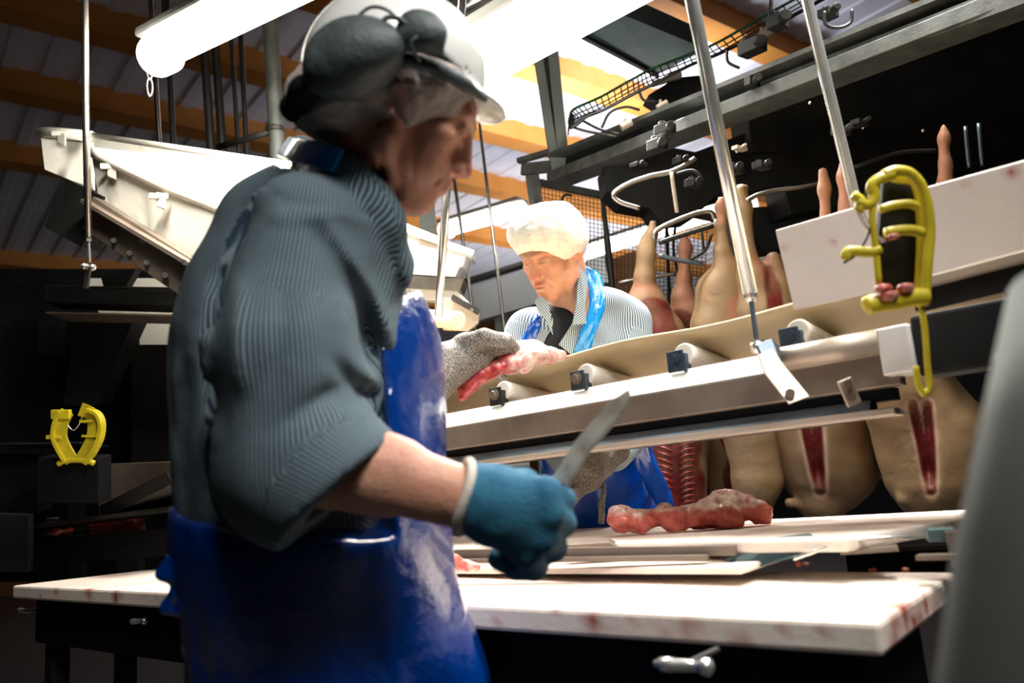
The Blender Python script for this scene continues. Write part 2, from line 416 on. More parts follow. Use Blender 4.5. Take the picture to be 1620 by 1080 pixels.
# ------------------------------------------------------------ the hall
def az(a): a = math.radians(a); return A([math.sin(a), math.cos(a), 0])
BD, BN = az(52), az(-38)          # roof beams run along BD, are spaced along BN
CZ = 5.2
def slab(name, o, U, Vv, N, m, parent=None, kind='structure', **k):
    b = MB(); o, U, Vv, N = A(o), A(U), A(Vv), A(N); b.box(o+(U+Vv)/2+N/2, U/2, Vv/2, N/2)
    x = b.build(name, m, parent, **k)
    if kind and parent is None: x['kind'] = kind
    return x
C0 = A([1.0, 7.5, 0])
slab('floor', C0-BD*16-BN*12+A([0, 0, -.1]), BD*32, BN*28, (0, 0, .1), 'floor')
ceil = slab('ceiling', C0-BD*16-BN*12+A([0, 0, CZ]), BD*32, BN*28, (0, 0, .15), 'roof_panel')
slab('wall_back', C0-BD*16+BN*16, BD*32, (0, 0, CZ), BN*.2, 'wall_white')
slab('wall_left', C0-BD*16-BN*12, BN*28, (0, 0, CZ), -BD*.2, 'wall_dark')
slab('wall_right', C0+BD*16-BN*12, BN*28, (0, 0, CZ), BD*.2, 'wall_dark')
slab('wall_front', C0-BD*16-BN*12, BD*32, (0, 0, CZ), -BN*.2, 'wall_dark')
# brown cladding along the lower back wall with grey columns, as its panels
wb = bpy.data.objects['wall_back']
for i in range(16):
    q = C0-BD*16+BN*15.95+BD*(2*i)
    b = MB(); b.box(q+BD*1.0+A([0, 0, 1.6]), BD*.93, BN*.04, (0, 0, 1.6)); b.build('cladding_panel', 'wall_brown', wb)
    b = MB(); b.box(q+A([0, 0, CZ/2]), BD*.16, BN*.12, (0, 0, CZ/2)); b.build('wall_column', 'post_green', wb)
# orange laminated beams, ribs of the white roof sheets between them
for i, t in enumerate((-6.6, -5.3, -3.95, -2.65, -1.35, 0.0, 1.28, 2.6, 4.2, 8.0)):
    q = C0+BN*t
    b = MB(); b.box(q+A([0, 0, CZ-.11]), BD*15.9, BN*.125, (0, 0, .11)); o = b.build('trim_%d' % (i+1), 'beam_orange', None)
    o['kind'] = 'structure'
b = MB()
for t in np.arange(-15.8, 15.9, .3):
    b.box(C0+BD*t+BN*2+A([0, 0, CZ-.009]), BD*.05, BN*13.9, (0, 0, .009))
b.build('roof_rib', 'roof_panel', ceil)['kind'] = 'stuff'

# ------------------------------------------------------------ fluorescent lamps
def lamp(p, q, r, label, tube_m='lamp_tube', chain=False, group=None):
    p, q = A(p), A(q); d = nrm(q-p); t = thing('tube_lamp', label, 'lamp', p, group)
    L = np.linalg.norm(q-p)
    b = MB(); b.beam(p+A([0, 0, r*.95]), q+A([0, 0, r*.95]), r*2.1, r*.5); b.build('housing', 'lamp_body', t, bevel=.01)
    b = MB(); b.tube([p+d*.06, q-d*.06], r*.72, 16); b.build('tube', tube_m, t, smooth=True)
    for e, s in ((p, 1), (q, -1)):
        b = MB(); b.tube([e-d*.012*s, e+d*.0*s, e+d*.012*s, e+d*.07*s], [r*.55, r*.92, r, r], 20); b.build('end_cap', 'lamp_cover', t, smooth=True)
    if chain:
        for k in range(3):
            b = MB(); c = p-d*.02+A([0, 0, .02-.055*k]); wv = A([1, 0, 0]) if k % 2 else np.cross(d, [0, 0, 1])
            b.tube([c+wv*.009*math.cos(a)+A([0, 0, .03*math.sin(a)]) for a in np.linspace(0, 2*math.pi, 12, endpoint=False)], .0035, 6, closed=True)
            b.build('chain_link', 'steel_bright', t, smooth=True)
        b = MB(); b.tube([p+d*.05+A([0, 0, r]), p+d*.05+A([0, 0, 2.0])], .005, 6); b.build('hanging_wire', 'steel_dark', t)
    return t
lamp(P(243, 92, 2.5), P(640, -105, 1.9), .062, 'bright tube lamp with a chain on its end, above the white trough', chain=True)
lamp(P(735, 118, 2.35), P(1130, -100, 1.9), .085, 'glaring tube lamp just above the brim of the white helmet')
lamp(P(700, 366, 5.6), P(828, 330, 5.2), .06, 'small distant tube lamp left of the white hairnet', 'lamp_tube_far')
lamp(P(905, 408, 5.3), P(1195, 318, 4.9), .055, 'distant tube lamp behind the wire mesh fence', 'lamp_tube_far')

# ------------------------------------------------------------ overhead dark duct beside the second lamp
t = thing('ceiling_duct', 'dark green slab duct hanging below the orange beam', 'duct', P(1000, 80, 3.6))
b = MB(); b.ext([P(912, 50, 3.4), P(972, 18, 3.3), P(1118, 78, 3.9), P(1040, 118, 4.0)], A([0, 0, .10])); b.build('casing', 'teal_steel', t)
b = MB(); b.beam(P(912, 50, 3.4), P(1040, 118, 4.0), .02, .03); b.build('edge_strip', 'steel_dark', t)
t = thing('ceiling_duct', 'dark angled steel girder at the top edge right of the helmet', 'duct', P(770, 20, 3.2))
b = MB(); b.beam(P(700, 35, 3.0), P(830, -30, 2.8), .10, .10); b.build('casing', 'girder', t)
b = MB(); b.beam(P(700, 52, 3.0), P(840, -18, 2.8), .14, .012); b.build('flange', 'girder', t)
# ------------------------------------------------------------ meat conveyor on hanging rods
CL = atz(690, 679, 1.30); CRr = atz(1200, 592, 1.30)
CD = nrm(CRr-CL); CN = np.cross(A([0, 0, 1]), CD); CN = -CN if CN@cF < 0 else CN; ZU = A([0, 0, 1])
CL0 = CL.copy()
def cpt(s, n, z): return CL0+CD*s+CN*n+ZU*(z-1.30)
def spx(px, n=0, z=1.30):
    lo, hi = -1.5, 2.2
    for _ in range(40):
        m = (lo+hi)/2; v = cpt(m, n, z)-CAM; x = 810+FPX*(v@cR)/(v@cF)
        if x < px: lo = m
        else: hi = m
    return (lo+hi)/2
sR = spx(1285); sL = -.75; sE = spx(1398)
def prof(b, pts, s0, s1):
    return b.ext([cpt(s0, n, z) for n, z in pts], CD*(s1-s0))
conv = thing('conveyor', 'trough belt conveyor with steel side rail carrying meat between the two workers', 'conveyor', cpt(.3, .2, 1.2))
def bl(b, name, m, par=conv, **k): return b.build(name, m, par, **k)
sB = spx(1203)
b = MB(); prof(b, [(0, 1.2995), (.030, 1.340), (.036, 1.340), (.036, 1.2995)], sL, sR)
o = bl(b, 'rail_cap', 'rail_top', bevel=.002)
b = MB(); prof(b, [(0, 1.243), (0, 1.30), (.03, 1.30), (.03, 1.243)], sL, sE+.02); bl(b, 'rail_web', 'steel_brown', bevel=.003)
b = MB(); prof(b, [(.022, 1.222), (.022, 1.243), (.05, 1.243), (.05, 1.222)], sL, sE); bl(b, 'rail_gap_dark', 'black')  # solid black bar standing in for the shaded gap
b = MB(); prof(b, [(.006, 1.208), (.018, 1.226), (.05, 1.226), (.05, 1.208)], sL, spx(1360)); bl(b, 'lower_strip', 'steel_blue')
b = MB(); prof(b, [(0, 1.196), (0, 1.208), (.055, 1.208), (.055, 1.196)], sL, spx(1400)); bl(b, 'lower_flange', 'steel_pale', bevel=.002)
b = MB(); prof(b, [(.44, 1.22), (.44, 1.33), (.48, 1.33), (.48, 1.22)], sL, spx(1180)); bl(b, 'far_rail', 'steel')
# belt: the carrying run, lips turned up, sagging a little between idlers
bs = [(.050, 1.428), (.058, 1.423), (.12, 1.405), (.20, 1.384), (.30, 1.380), (.38, 1.405), (.44, 1.428)]
ss = np.linspace(sL, spx(1720), 60); V = []; F = []
for dz in (0, .006):
    for s in ss:
        sag = .004*math.sin(s*14)
        V += [cpt(s, n, z-dz+sag) for n, z in bs]
nb = len(bs); ns = len(ss)
for i in range(ns-1):
    for j in range(nb-1):
        a = i*nb+j; F.append((a, a+1, a+nb+1, a+nb)); o2 = ns*nb; F.append((o2+a, o2+a+nb, o2+a+nb+1, o2+a+1))
    for j in (0, nb-1): a = i*nb+j; F.append((a, a+nb, a+nb+ns*nb, a+ns*nb))
mk('belt', V, F, 'belt', conv, smooth=True)
for i, px in enumerate((783, 913, 1068, 1248)):
    s = spx(px, .02, 1.36); g = 1.0
    b = MB(); b.cyl(cpt(s+.012, .035, 1.372), cpt(s+.012, .22, 1.350), .0245, n=22); ro = bl(b, 'idler_roller', 'roller', smooth=False, bevel=.004)
    b = MB(); b.box(cpt(s, .022, 1.358), CD*.019, CN*.003, ZU*.022); b.box(cpt(s+.02, .032, 1.352), CD*.003, CN*.012, ZU*.02); br = bl(b, 'idler_bracket', 'bolt' if i else 'steel_dark', bevel=.002)
    b = MB(); b.cyl(cpt(s, .022, 1.362), cpt(s, .008, 1.362), .010, n=6); b.cyl(cpt(s, .022, 1.362), cpt(s, .015, 1.362), .0135, n=16); b.build('bolt', 'bolt' if i > 1 else 'steel_brown', br)
# round tube joining the rail to the gearbox end, box end plate
b = MB(); b.cyl(cpt(spx(1238), -.012, 1.318), cpt(spx(1400), -.012, 1.318), .0225, n=24); bl(b, 'drive_tube', 'steel_pale', smooth=True)
b = MB(); b.box(cpt(spx(1425), 0, 1.298), CD*.026, CN*.03, ZU*.040); bl(b, 'end_box', 'rail_top', bevel=.004)
b = MB(); b.box(cpt(spx(1425)+.10, .02, 1.30), CD*.074, CN*.04, ZU*.050); bl(b, 'motor_housing', 'machine', bevel=.006)
b = MB(); b.box(cpt(spx(1425)+.3, .05, 1.31), CD*.14, CN*.04, ZU*.065); bl(b, 'gearbox', 'machine', bevel=.008)
# bracket plate that carries the front rod, clip further along
b = MB(); b.ext([P(1200, 562, 1.46), P(1222, 550, 1.46), P(1240, 576, 1.44), P(1282, 627, 1.40), P(1248, 640, 1.40), P(1209, 590, 1.44)], cF*.004); b.build('hanger_plate', 'steel_pale', conv, bevel=.002); b = MB(); b.ext([P(1197, 545, 1.48), P(1222, 536, 1.48), P(1234, 548, 1.48), P(1238, 576, 1.46), P(1212, 582, 1.46)], cF*.012); o = bl(b, 'hanger_head', 'steel_blue', bevel=.002)
b = MB(); b.cyl(P(1250, 622, 1.42), P(1250, 622, 1.40), .008, n=12); b.build('bolt', 'steel_brown', o)
b = MB(); b.beam(P(1335, 600, 1.33), P(1352, 640, 1.33), .024, .006, up=cF); o = bl(b, 'clip_plate', 'steel_pale', bevel=.002)
for y in (608, 628):
    b = MB(); b.cyl(P(1341+(y-608)*.3, y, 1.33), P(1341+(y-608)*.3, y, 1.31), .007, n=12); b.build('bolt', 'steel_brown', o)

def rod(pts, r, label, eye=None, thin=None, m='chrome'):
    t = thing('hanging_rod', label, 'rod', pts[-1])
    b = MB(); b.tube([toz(pts[0], pts[1], 5.1)]+list(pts), r, 16); b.build('shaft', m, t, smooth=True)
    if thin is not None:
        q, e = thin
        b = MB(); b.cyl(pts[-1], q, r*.35, n=10); b.build('threaded_end', 'bolt', t)
        for c in (pts[-1], q):
            b = MB(); dd = nrm(q-pts[-1]); b.cyl(c-dd*r*.5, c+dd*r*.9, r*.95, n=6); b.sph(c+dd*r*.3, r*1.05, 10); b.build('rod_nut', 'steel_bright', t)
    return t
rod([P(1083, -60, 1.58), P(1187, 465, 1.55)], .0135, 'polished steel rod carrying the conveyor, just left of the white divider', thin=(P(1198, 545, 1.52), 0))
rod([P(1262, -60, 1.80), P(1356, 330, 1.78), P(1372, 400, 1.78), P(1392, 470, 1.76)], .0125, 'polished steel rod reaching the roof, behind the yellow knife holder')
rod([P(716, 190, 2.45), P(706, 310, 2.42), P(694, 500, 2.38)], .0125, 'slanting steel rod in front of the white hopper', m='steel_bright')

# ------------------------------------------------------------ white dividers standing on the conveyor
def divider(poly, d, th, label, blood=()):
    pts = [P(x, y, dd) for (x, y), dd in zip(poly, d)]
    n = nrm(np.cross(pts[1]-pts[0], pts[3]-pts[0])); n = n if n@cF > 0 else -n
    N = 22; V = []; F = []; at = []
    for k, off in enumerate((0, th)):
        for i in range(N+1):
            for j in range(N+1):
                u, v = i/N, j/N
                V.append((pts[0]*(1-u)+pts[1]*u)*(1-v)+(pts[3]*(1-u)+pts[2]*u)*v+n*off)
                at.append(0)
    def id(k, i, j): return k*(N+1)**2+i*(N+1)+j
    for i in range(N):
        for j in range(N):
            F.append((id(0, i, j), id(0, i, j+1), id(0, i+1, j+1), id(0, i+1, j))); F.append((id(1, i, j), id(1, i+1, j), id(1, i+1, j+1), id(1, i, j+1)))
        F += [(id(0, i, 0), id(0, i+1, 0), id(1, i+1, 0), id(1, i, 0)), (id(0, i, N), id(1, i, N), id(1, i+1, N), id(0, i+1, N)),
              (id(0, 0, i), id(1, 0, i), id(1, 0, i+1), id(0, 0, i+1)), (id(0, N, i), id(0, N, i+1), id(1, N, i+1), id(1, N, i))]
    V = np.array(V)
    at = np.zeros(len(V))
    for x, y, dd, r in blood: at += gauss(V, P(x, y, dd), r)*1.2
    o = mk('divider_panel', V, F, 'board_divider', None, attrs={'blood': at}, bevel=.003)
    return tag(o, label, 'panel', 'white dividers on the conveyor')
divider([(1226, 364), (1392, 316), (1398, 460), (1256, 491)], [1.50, 1.40, 1.40, 1.50], .014, 'white plastic panel with rounded corner, left of the yellow knife holder', [(1240, 392, 1.49, .006), (1320, 383, 1.45, .006)])
divider([(1452, 299), (1660, 242), (1660, 398), (1468, 444)], [1.34, 1.22, 1.22, 1.34], .014, 'greyish white plastic panel with a red spot, at the right photo edge', [(1529, 291, 1.30, .007), (1600, 272, 1.25, .008)])
t = thing('ledge_bar', 'pale ledge bar under the greyish divider at the right edge', 'bar', P(1550, 430, 1.2))
b = MB(); b.beam(P(1440, 455, 1.27), P(1680, 392, 1.12), .03, .016); b.build('bar', 'steel_pale', t, bevel=.003)
b = MB(); b.beam(P(1450, 478, 1.27), P(1690, 418, 1.12), .02, .03); b.build('bar_support', 'machine', t)

# ------------------------------------------------------------ cutting tables
def board(name, corners, th, label, blood, group=None, m='board', N=(60, 14), bev=.006, cat='cutting board'):
    """corners FL FR BR BL of the top; a thick plastic slab, blood marks as a stain attribute"""
    FL, FR, BR, BL = map(A, corners); V = []; F = []; nx, ny = N; at = []
    def top(u, v): return (FL*(1-u)+FR*u)*(1-v)+(BL*(1-u)+BR*u)*v
    def id(i, j, k): return k*(nx+1)*(ny+1)+i*(ny+1)+j
    for k in (0, 1, 2, 3):
        for i in range(nx+1):
            for j in range(ny+1): V.append(top(i/nx, j/ny)-A([0, 0, th*k/3]))
    for i in range(nx):
        for j in range(ny):
            F.append((id(i, j, 0), id(i+1, j, 0), id(i+1, j+1, 0), id(i, j+1, 0))); F.append((id(i, j, 3), id(i, j+1, 3), id(i+1, j+1, 3), id(i+1, j, 3)))
    for k in range(3):
        for i in range(nx):
            F.append((id(i, 0, k), id(i, 0, k+1), id(i+1, 0, k+1), id(i+1, 0, k))); F.append((id(i, ny, k), id(i+1, ny, k), id(i+1, ny, k+1), id(i, ny, k+1)))
        for j in range(ny):
            F.append((id(0, j, k), id(0, j+1, k), id(0, j+1, k+1), id(0, j, k+1))); F.append((id(nx, j, k), id(nx, j, k+1), id(nx, j+1, k+1), id(nx, j+1, k)))
    used = sorted({i for f in F for i in f}); mp = {o: n for n, o in enumerate(used)}
    V = np.array([V[i] for i in used]); F = [tuple(mp[i] for i in f) for f in F]
    at = np.zeros(len(V))
    for c, r, a in blood: at = np.maximum(at, a*gauss(V, c, r))
    if blood: at = np.clip(at*(1+.9*vnoise(V[:, 0], V[:, 1], V[:, 2], 60)), 0, 1)
    o = mk(name, V, F, m, None, attrs={'blood': at}, bevel=bev)
    return tag(o, label, cat, group)
Z1 = .94
FR, BR, FL = atz(1390, 985, Z1), atz(1512, 905, Z1), P(20, 926, 2.35); BL = FL+(BR-FR)*1.0
rnd = random.Random(3); bl_ = []
def e1(u, dz=0): return FL*(1-u)+FR*u-A([0, 0, dz])
for k in range(46):
    u = rnd.random()**.8; bl_.append((e1(u, rnd.uniform(.0, .03)), rnd.uniform(.003, .007), rnd.uniform(.4, 1)))
for u, dz, r in ((.56, .02, .012), (.60, .025, .012), (.84, .015, .014), (.90, .015, .012), (.26, .015, .016), (.93, .03, .012), (.12, .01, .012), (.2, .006, .02)): bl_.append((e1(u, dz), r, 1))
for w, dz, r in ((.15, .022, .022), (.25, .012, .02), (.35, .03, .025), (.3, 0, .018), (.5, .012, .016), (.42, .02, .02), (.62, .03, .02), (.1, .035, .012)): bl_.append((FR*(1-w)+BR*w-A([0, 0, dz]), r, 1))
for u, v in ((.93, .85), (.88, .95), (.97, .9), (.72, .96), (.8, .98), (.1, .3), (.18, .5), (.08, .6), (.22, .3)): bl_.append(((FL*(1-u)+FR*u)*(1-v)+(BL*(1-u)+BR*u)*v, .010, .6))
board('cutting_board', (FL, FR, BR, BL), .036, 'long thick white cutting board with blood marks, nearest in front of the blue apron', bl_, N=(150, 24))
t = thing('table_frame', 'dark steel frame carrying the nearest cutting board', 'table', (e1(.6)*1.0)*[1, 1, 0])
ed = nrm(FR-FL); nn = nrm(BR-FR)
b = MB(); m0 = (FL+FR)/2; b.box(m0+nn*.20-A([0, 0, .10]), ed*np.linalg.norm(FR-FL)*.485, nn*.15, (0, 0, .062)); b.build('apron_panel', 'black', t, bevel=.004)
for u in (.03, .97):
    for w in (.1, .3):
        q = FL*(1-u)+FR*u+nn*w; b = MB(); b.box(q*[1, 1, 0]+A([0, 0, .405]), ed*.025, nn*.025, (0, 0, .405)); b.build('leg', 'machine', t, bevel=.003)
b = MB(); b.box(m0+nn*.20-A([0, 0, .75]), ed*np.linalg.norm(FR-FL)*.48, nn*.02, (0, 0, .02)); b.build('stretcher', 'machine', t)
def fitting(pa, pb, r, label):
    t = thing('clamp_handle', label, 'clamp', (pa+pb)/2, 'clamps under the cutting board')
    dd = pb-pa
    b = MB(); b.tube([pa+dd*k for k in (0, .08, .1, .3, .33, .55, .58, .8, .82, .95, 1)], [r*.5, r*.6, r*.9, r, r*.8, r*.85, r*.7, r*.75, r*1.1, r*1.15, r*.5], 14); b.build('grip', 'chrome', t, smooth=True)
    b = MB(); b.cyl((pa+pb)/2, (pa+pb)/2+nn*.09, r*.5, n=8); b.build('stem', 'steel_dark', t)
fitting(P(1036, 1050, .90), P(1128, 1056, .86), .008, 'chrome clamp handle under the near edge of the board, bottom centre')
fitting(P(206, 983, 1.95), P(232, 982, 1.92), .008, 'small shiny clamp under the board beside the blue apron bow')
fitting(P(28, 965, 2.4), P(46, 966, 2.38), .008, 'small dim clamp under the far left end of the board')

Z2 = 1.010
A2, B2 = atz(640, 866, Z2), atz(1338, 850, Z2); C2, D2 = atz(1650, 800, Z2), atz(640, 849, Z2)
bl2 = [(atz(x, y, Z2), .02, .35) for x, y in ((955, 850), (1000, 853), (1230, 838), (1180, 845), (1130, 846))]+[(B2*.3+A2*.7, .02, .3)]
board('cutting_board', (A2, B2, C2, D2), .022, 'white cutting board under the big cut of meat, in front of the hanging carcasses', bl2, N=(60, 20))
t = thing('table_frame', 'steel frame with brackets under the far white cutting board', 'table', (B2+C2)/2*[1, 1, 0])
e2 = nrm(B2-A2); n2 = nrm(np.cross([0, 0, 1], e2))
b = MB(); b.ext([P(892, 872, 1.60), P(890, 862, 1.60), P(965, 857, 1.58), P(985, 868, 1.57), P(985, 884, 1.57), P(900, 886, 1.60)], cF*.04); b.build('steel_block', 'steel_brown', t, bevel=.002)
b = MB(); b.beam(P(680, 876, 1.66), P(1165, 870, 1.38), .02, .016); b.beam(P(680, 888, 1.64), P(1120, 881, 1.38), .02, .008); b.build('front_rail', 'steel_brown', t)
b = MB(); b.ext([P(1170, 905, 1.38), P(1150, 888, 1.39), P(1215, 858, 1.36), P(1292, 849, 1.33), P(1302, 868, 1.30), P(1262, 880, 1.30)], cF*.03); b.build('gusset', 'teal_steel', t, bevel=.002)
b = MB(); b.tube([P(1255, 884, 1.28), P(1330, 858, 1.27), P(1372, 851, 1.27), P(1552, 845, 1.22)], .0032, 8); b.build('guide_rod', 'steel_bright', t, smooth=True)
b = MB(); b.beam(P(1466, 846, 1.235), P(1510, 844, 1.222), .03, .020); b.build('rod_block', 'teal_steel', t, bevel=.002)
b = MB(); b.beam(P(1330, 872, 1.3), P(1420, 866, 1.27), .06, .006); b.build('drip_plate', 'steel_brown', t)
b = MB(); b.beam(P(1452, 881, 1.18), P(1580, 878, 1.12), .03, .007); b.beam(P(1500, 868, 1.2), P(1640, 860, 1.15), .03, .05); b.build('side_bar', 'steel_brown', t)
b = MB(); b.beam(P(1340, 890, 1.75), P(1700, 880, 1.6), .10, .05); b.build('gap_dark_fill', 'machine', t)  # dark filler added for the shaded gap behind the near board
for q in (A2+n2*.12, B2+n2*.12, (C2+B2)/2+n2*.02):
    b = MB(); b.box(q*[1, 1, 0]+A([0, 0, .47]), e2*.025, n2*.025, (0, 0, .47)); b.build('leg', 'machine', t)
Z3 = .975
board('cutting_board', (atz(640, 899, Z3), atz(1172, 896, Z3), atz(1235, 878, Z3), atz(640, 886, Z3)), .012, 'narrow white board between the nearest and the far cutting boards', [(atz(700, 900, Z3), .03, .6), (atz(1100, 905, Z3), .02, .5)], N=(40, 8), bev=.003)

# blurred post close to the camera at the right edge
t = thing('machine_post', 'blurred grey green post very close at the right photo edge', 'post', P(1650, 900, .42)*[1, 1, 0])
b = MB(); b.tube([P(1700, 480, .50), P(1665, 700, .45), P(1632, 900, .42), P(1600, 1180, .40), toz(P(1600, 1180, .40), P(1632, 900, .42), .0)], .036, 20); b.build('column', 'near_post', t, smooth=True)
b = MB(); b.tube([P(1600, 560, .62), P(1597, 700, .60), P(1560, 900, .57), P(1512, 1180, .52), toz(P(1512, 1180, .52), P(1560, 900, .57), .0)], .012, 12); b.build('edge_tube', 'near_post', t, smooth=True)

# ------------------------------------------------------------ knife holders
def cagestrip(b, pts, w, th, view=cF):
    pts = [A(p) for p in pts]
    for p, q in zip(pts[:-1], pts[1:]): b.beam(p, q+(q-p)*.06, th, w, up=view)
t = thing('knife_holder', 'yellow plastic knife holder on a post beside the white dividers', 'knife holder', P(1420, 500, 1.14), 'yellow knife holders')
D = 1.14
q = lambda x, y, d=D: P(1180+x/2.57, 240+y/2.57, d)
b = MB(); b.tube(spline([q(560, 95), q(610, 78), q(670, 90), q(718, 150), q(742, 240), q(748, 340), q(738, 450), q(728, 590)], 6), .0075, 10); b.tube(spline([q(600, 95, 1.17), q(700, 130, 1.17), q(722, 330, 1.17), q(712, 590, 1.17)], 6), .010, 10); b.build('back_strip', 'yellow', t, smooth=True)
b = MB(); b.ext([q(560, 110, 1.19), q(690, 110, 1.19), q(730, 330, 1.19), q(715, 600, 1.19), q(550, 600, 1.19), q(535, 400, 1.19)], cF*.01); b.build('back_plate', 'machine', t)
b = MB(); b.tube(spline([q(600, 92), q(540, 112), q(512, 140), q(522, 180), q(500, 215), q(450, 205)], 5), .008, 10); b.build('top_hook', 'yellow', t, smooth=True)
b = MB(); b.tube(spline([q(435, 175), q(470, 205), q(455, 240)], 4), .007, 8); b.build('hook_tip', 'yellow', t, smooth=True)
b = MB(); b.tube(spline([q(520, 170), q(512, 260), q(520, 340), q(530, 420), q(540, 540)], 4), .0048, 8); b.build('front_strip', 'yellow', t, smooth=True)
b = MB(); b.tube(spline([q(545, 235), q(600, 218), q(665, 212), q(700, 225)], 5), .006, 8); b.build('cross_bar', 'yellow', t, smooth=True)
b = MB(); b.tube(spline([q(568, 330), q(610, 322), q(670, 318), q(720, 330)], 5), .0075, 8); b.build('cross_bar', 'yellow', t, smooth=True)
b = MB(); b.tube(spline([q(405, 440), q(412, 408), q(450, 405), q(510, 408), q(545, 395)], 5), [.004]+[.0075]*20, 8); b.build('side_hook', 'yellow', t, smooth=True)
b = MB(); b.tube(spline([q(480, 632), q(520, 618), q(600, 605), q(680, 592), q(735, 590)], 5), [.008, .012]+[.0135]*19, 12); b.build('scoop', 'yellow', t, smooth=True)
b = MB(); b.tube(spline([q(712, 620), q(728, 720), q(738, 860), q(745, 960), q(715, 990)], 5), .0042, 8); b.tube(spline([q(690, 870), q(705, 960), q(738, 985)], 4), .004, 8); b.build('lower_strip', 'yellow', t, smooth=True)
for dx in (0, 14, -10):
    b = MB(); b.tube(spline([q(460+dx, 240), q(490+dx, 300), q(530, 350+dx), q(585, 362)], 5), .0011, 5); b.build('wire', 'steel_bright', t, smooth=True)
b = MB(); b.tube(spline([q(485, 165), q(505, 240), q(500, 330), q(450, 415), q(398, 452)], 6), .0016, 5); b.build('wire', 'cable', t, smooth=True)
for x, y, r, lab in ((600, 345, .007, 'on its cross bar'), (560, 555, .010, 'upper left one in its scoop'), (650, 552, .010, 'right one in its scoop'), (580, 585, .012, 'lower left one in its scoop')):
    o = MB().sph(q(x, y, D-.012), r, 8, (1.3, 1, .7)).build('meat_scrap', 'scrap_red' if x != 560 else 'meat', None, smooth=True)
    tag(o, 'small red meat scrap on the yellow knife holder, '+lab, 'meat', 'meat scraps on the yellow holder')

D = 2.50
t = thing('knife_holder', 'dim yellow knife holder with a wire loop, far left above the steel plate', 'knife holder', P(120, 735, D), 'yellow knife holders')
q = lambda x, y, d=D: P(x/2.7, 560+y/2.7, d)
for s_, pts in enumerate(([(262, 245), (240, 290), (232, 350), (250, 400), (283, 458)], [(375, 235), (418, 255), (435, 300), (428, 360), (405, 410), (375, 460)])):
    b = MB(); w = .034 if s_ else .028
    sp = spline([q(*p) for p in pts], 4)
    for p_, q_ in zip(sp[:-1], sp[1:]): b.beam(p_, q_+(q_-p_)*.1, w, .009, up=cR)
    for p_, q_ in zip(sp[:-1], sp[1:]): b.beam(p_+cR*(.018 if s_ == 0 else -.022), q_+cR*(.018 if s_ == 0 else -.022), .006, .040, up=cR)
    b.build('side_strip', 'yellow', t)
b = MB(); b.box(q(262, 257), cR*.028, cF*.009, cU*.014); b.build('hook_tip', 'yellow', t, bevel=.002)
b = MB(); b.box(q(232, 354), cR*.022, cF*.009, cU*.006); b.build('side_hook', 'yellow', t, bevel=.002)
b = MB(); b.beam(q(345, 288), q(400, 286), .018, .008); b.build('cross_bar', 'yellow', t)
b = MB(); b.beam(q(355, 350), q(420, 352), .018, .006); b.build('cross_bar', 'yellow', t)
b = MB(); b.tube(spline([q(248, 470), q(270, 458), q(320, 452), q(375, 456), q(402, 466)], 4), .0085, 8); b.build('scoop', 'yellow', t, smooth=True)
b = MB(); b.tube(spline([q(270, 270), q(290, 305), q(315, 325), q(340, 295), q(355, 255)], 5), .0022, 5); b.build('wire', 'steel_bright', t, smooth=True)
b = MB(); b.box(q(320, 530, D+.05), cR*.095, cF*.04, cU*.07); b.build('holder_base', 'black', t, bevel=.004)
# ------------------------------------------------------------ white trough at the upper left, on its dark carrier
t = thing('chute', 'large white plastic trough with folded slotted rims, upper left behind the near worker', 'chute', P(250, 420, 2.6))
def panel(name, pts, th, m='white_plastic', par=None, dirt=0, seed=0, N=26):
    pts = [A(p) for p in pts]; n = nrm(np.cross(pts[1]-pts[0], pts[3]-pts[0])); n = n if n@cF > 0 else -n
    V = []; F = []
    for off in (0, th):
        for i in range(N+1):
            for j in range(N+1):
                u, v = i/N, j/N; V.append((pts[0]*(1-u)+pts[1]*u)*(1-v)+(pts[3]*(1-u)+pts[2]*u)*v+n*off)
    id = lambda k, i, j: k*(N+1)**2+i*(N+1)+j
    for i in range(N):
        for j in range(N):
            F.append((id(0, i, j), id(0, i, j+1), id(0, i+1, j+1), id(0, i+1, j))); F.append((id(1, i, j), id(1, i+1, j), id(1, i+1, j+1), id(1, i, j+1)))
        F += [(id(0, i, 0), id(0, i+1, 0), id(1, i+1, 0), id(1, i, 0)), (id(0, i, N), id(1, i, N), id(1, i+1, N), id(0, i+1, N)),
              (id(0, 0, i), id(1, 0, i), id(1, 0, i+1), id(0, 0, i+1)), (id(0, N, i), id(0, N, i+1), id(1, N, i+1), id(1, N, i))]
    V = np.array(V); X, Y, Z = V.T
    at = np.clip((vnoise(X*2.2, Y*2.2, Z*.8, 9, seed)+vnoise(X, Y, Z*.6, 26, seed)*.6-.22)*2.2, 0, 1)*dirt
    return mk(name, V, F, m, par, attrs={'dirt': at}, bevel=.002)
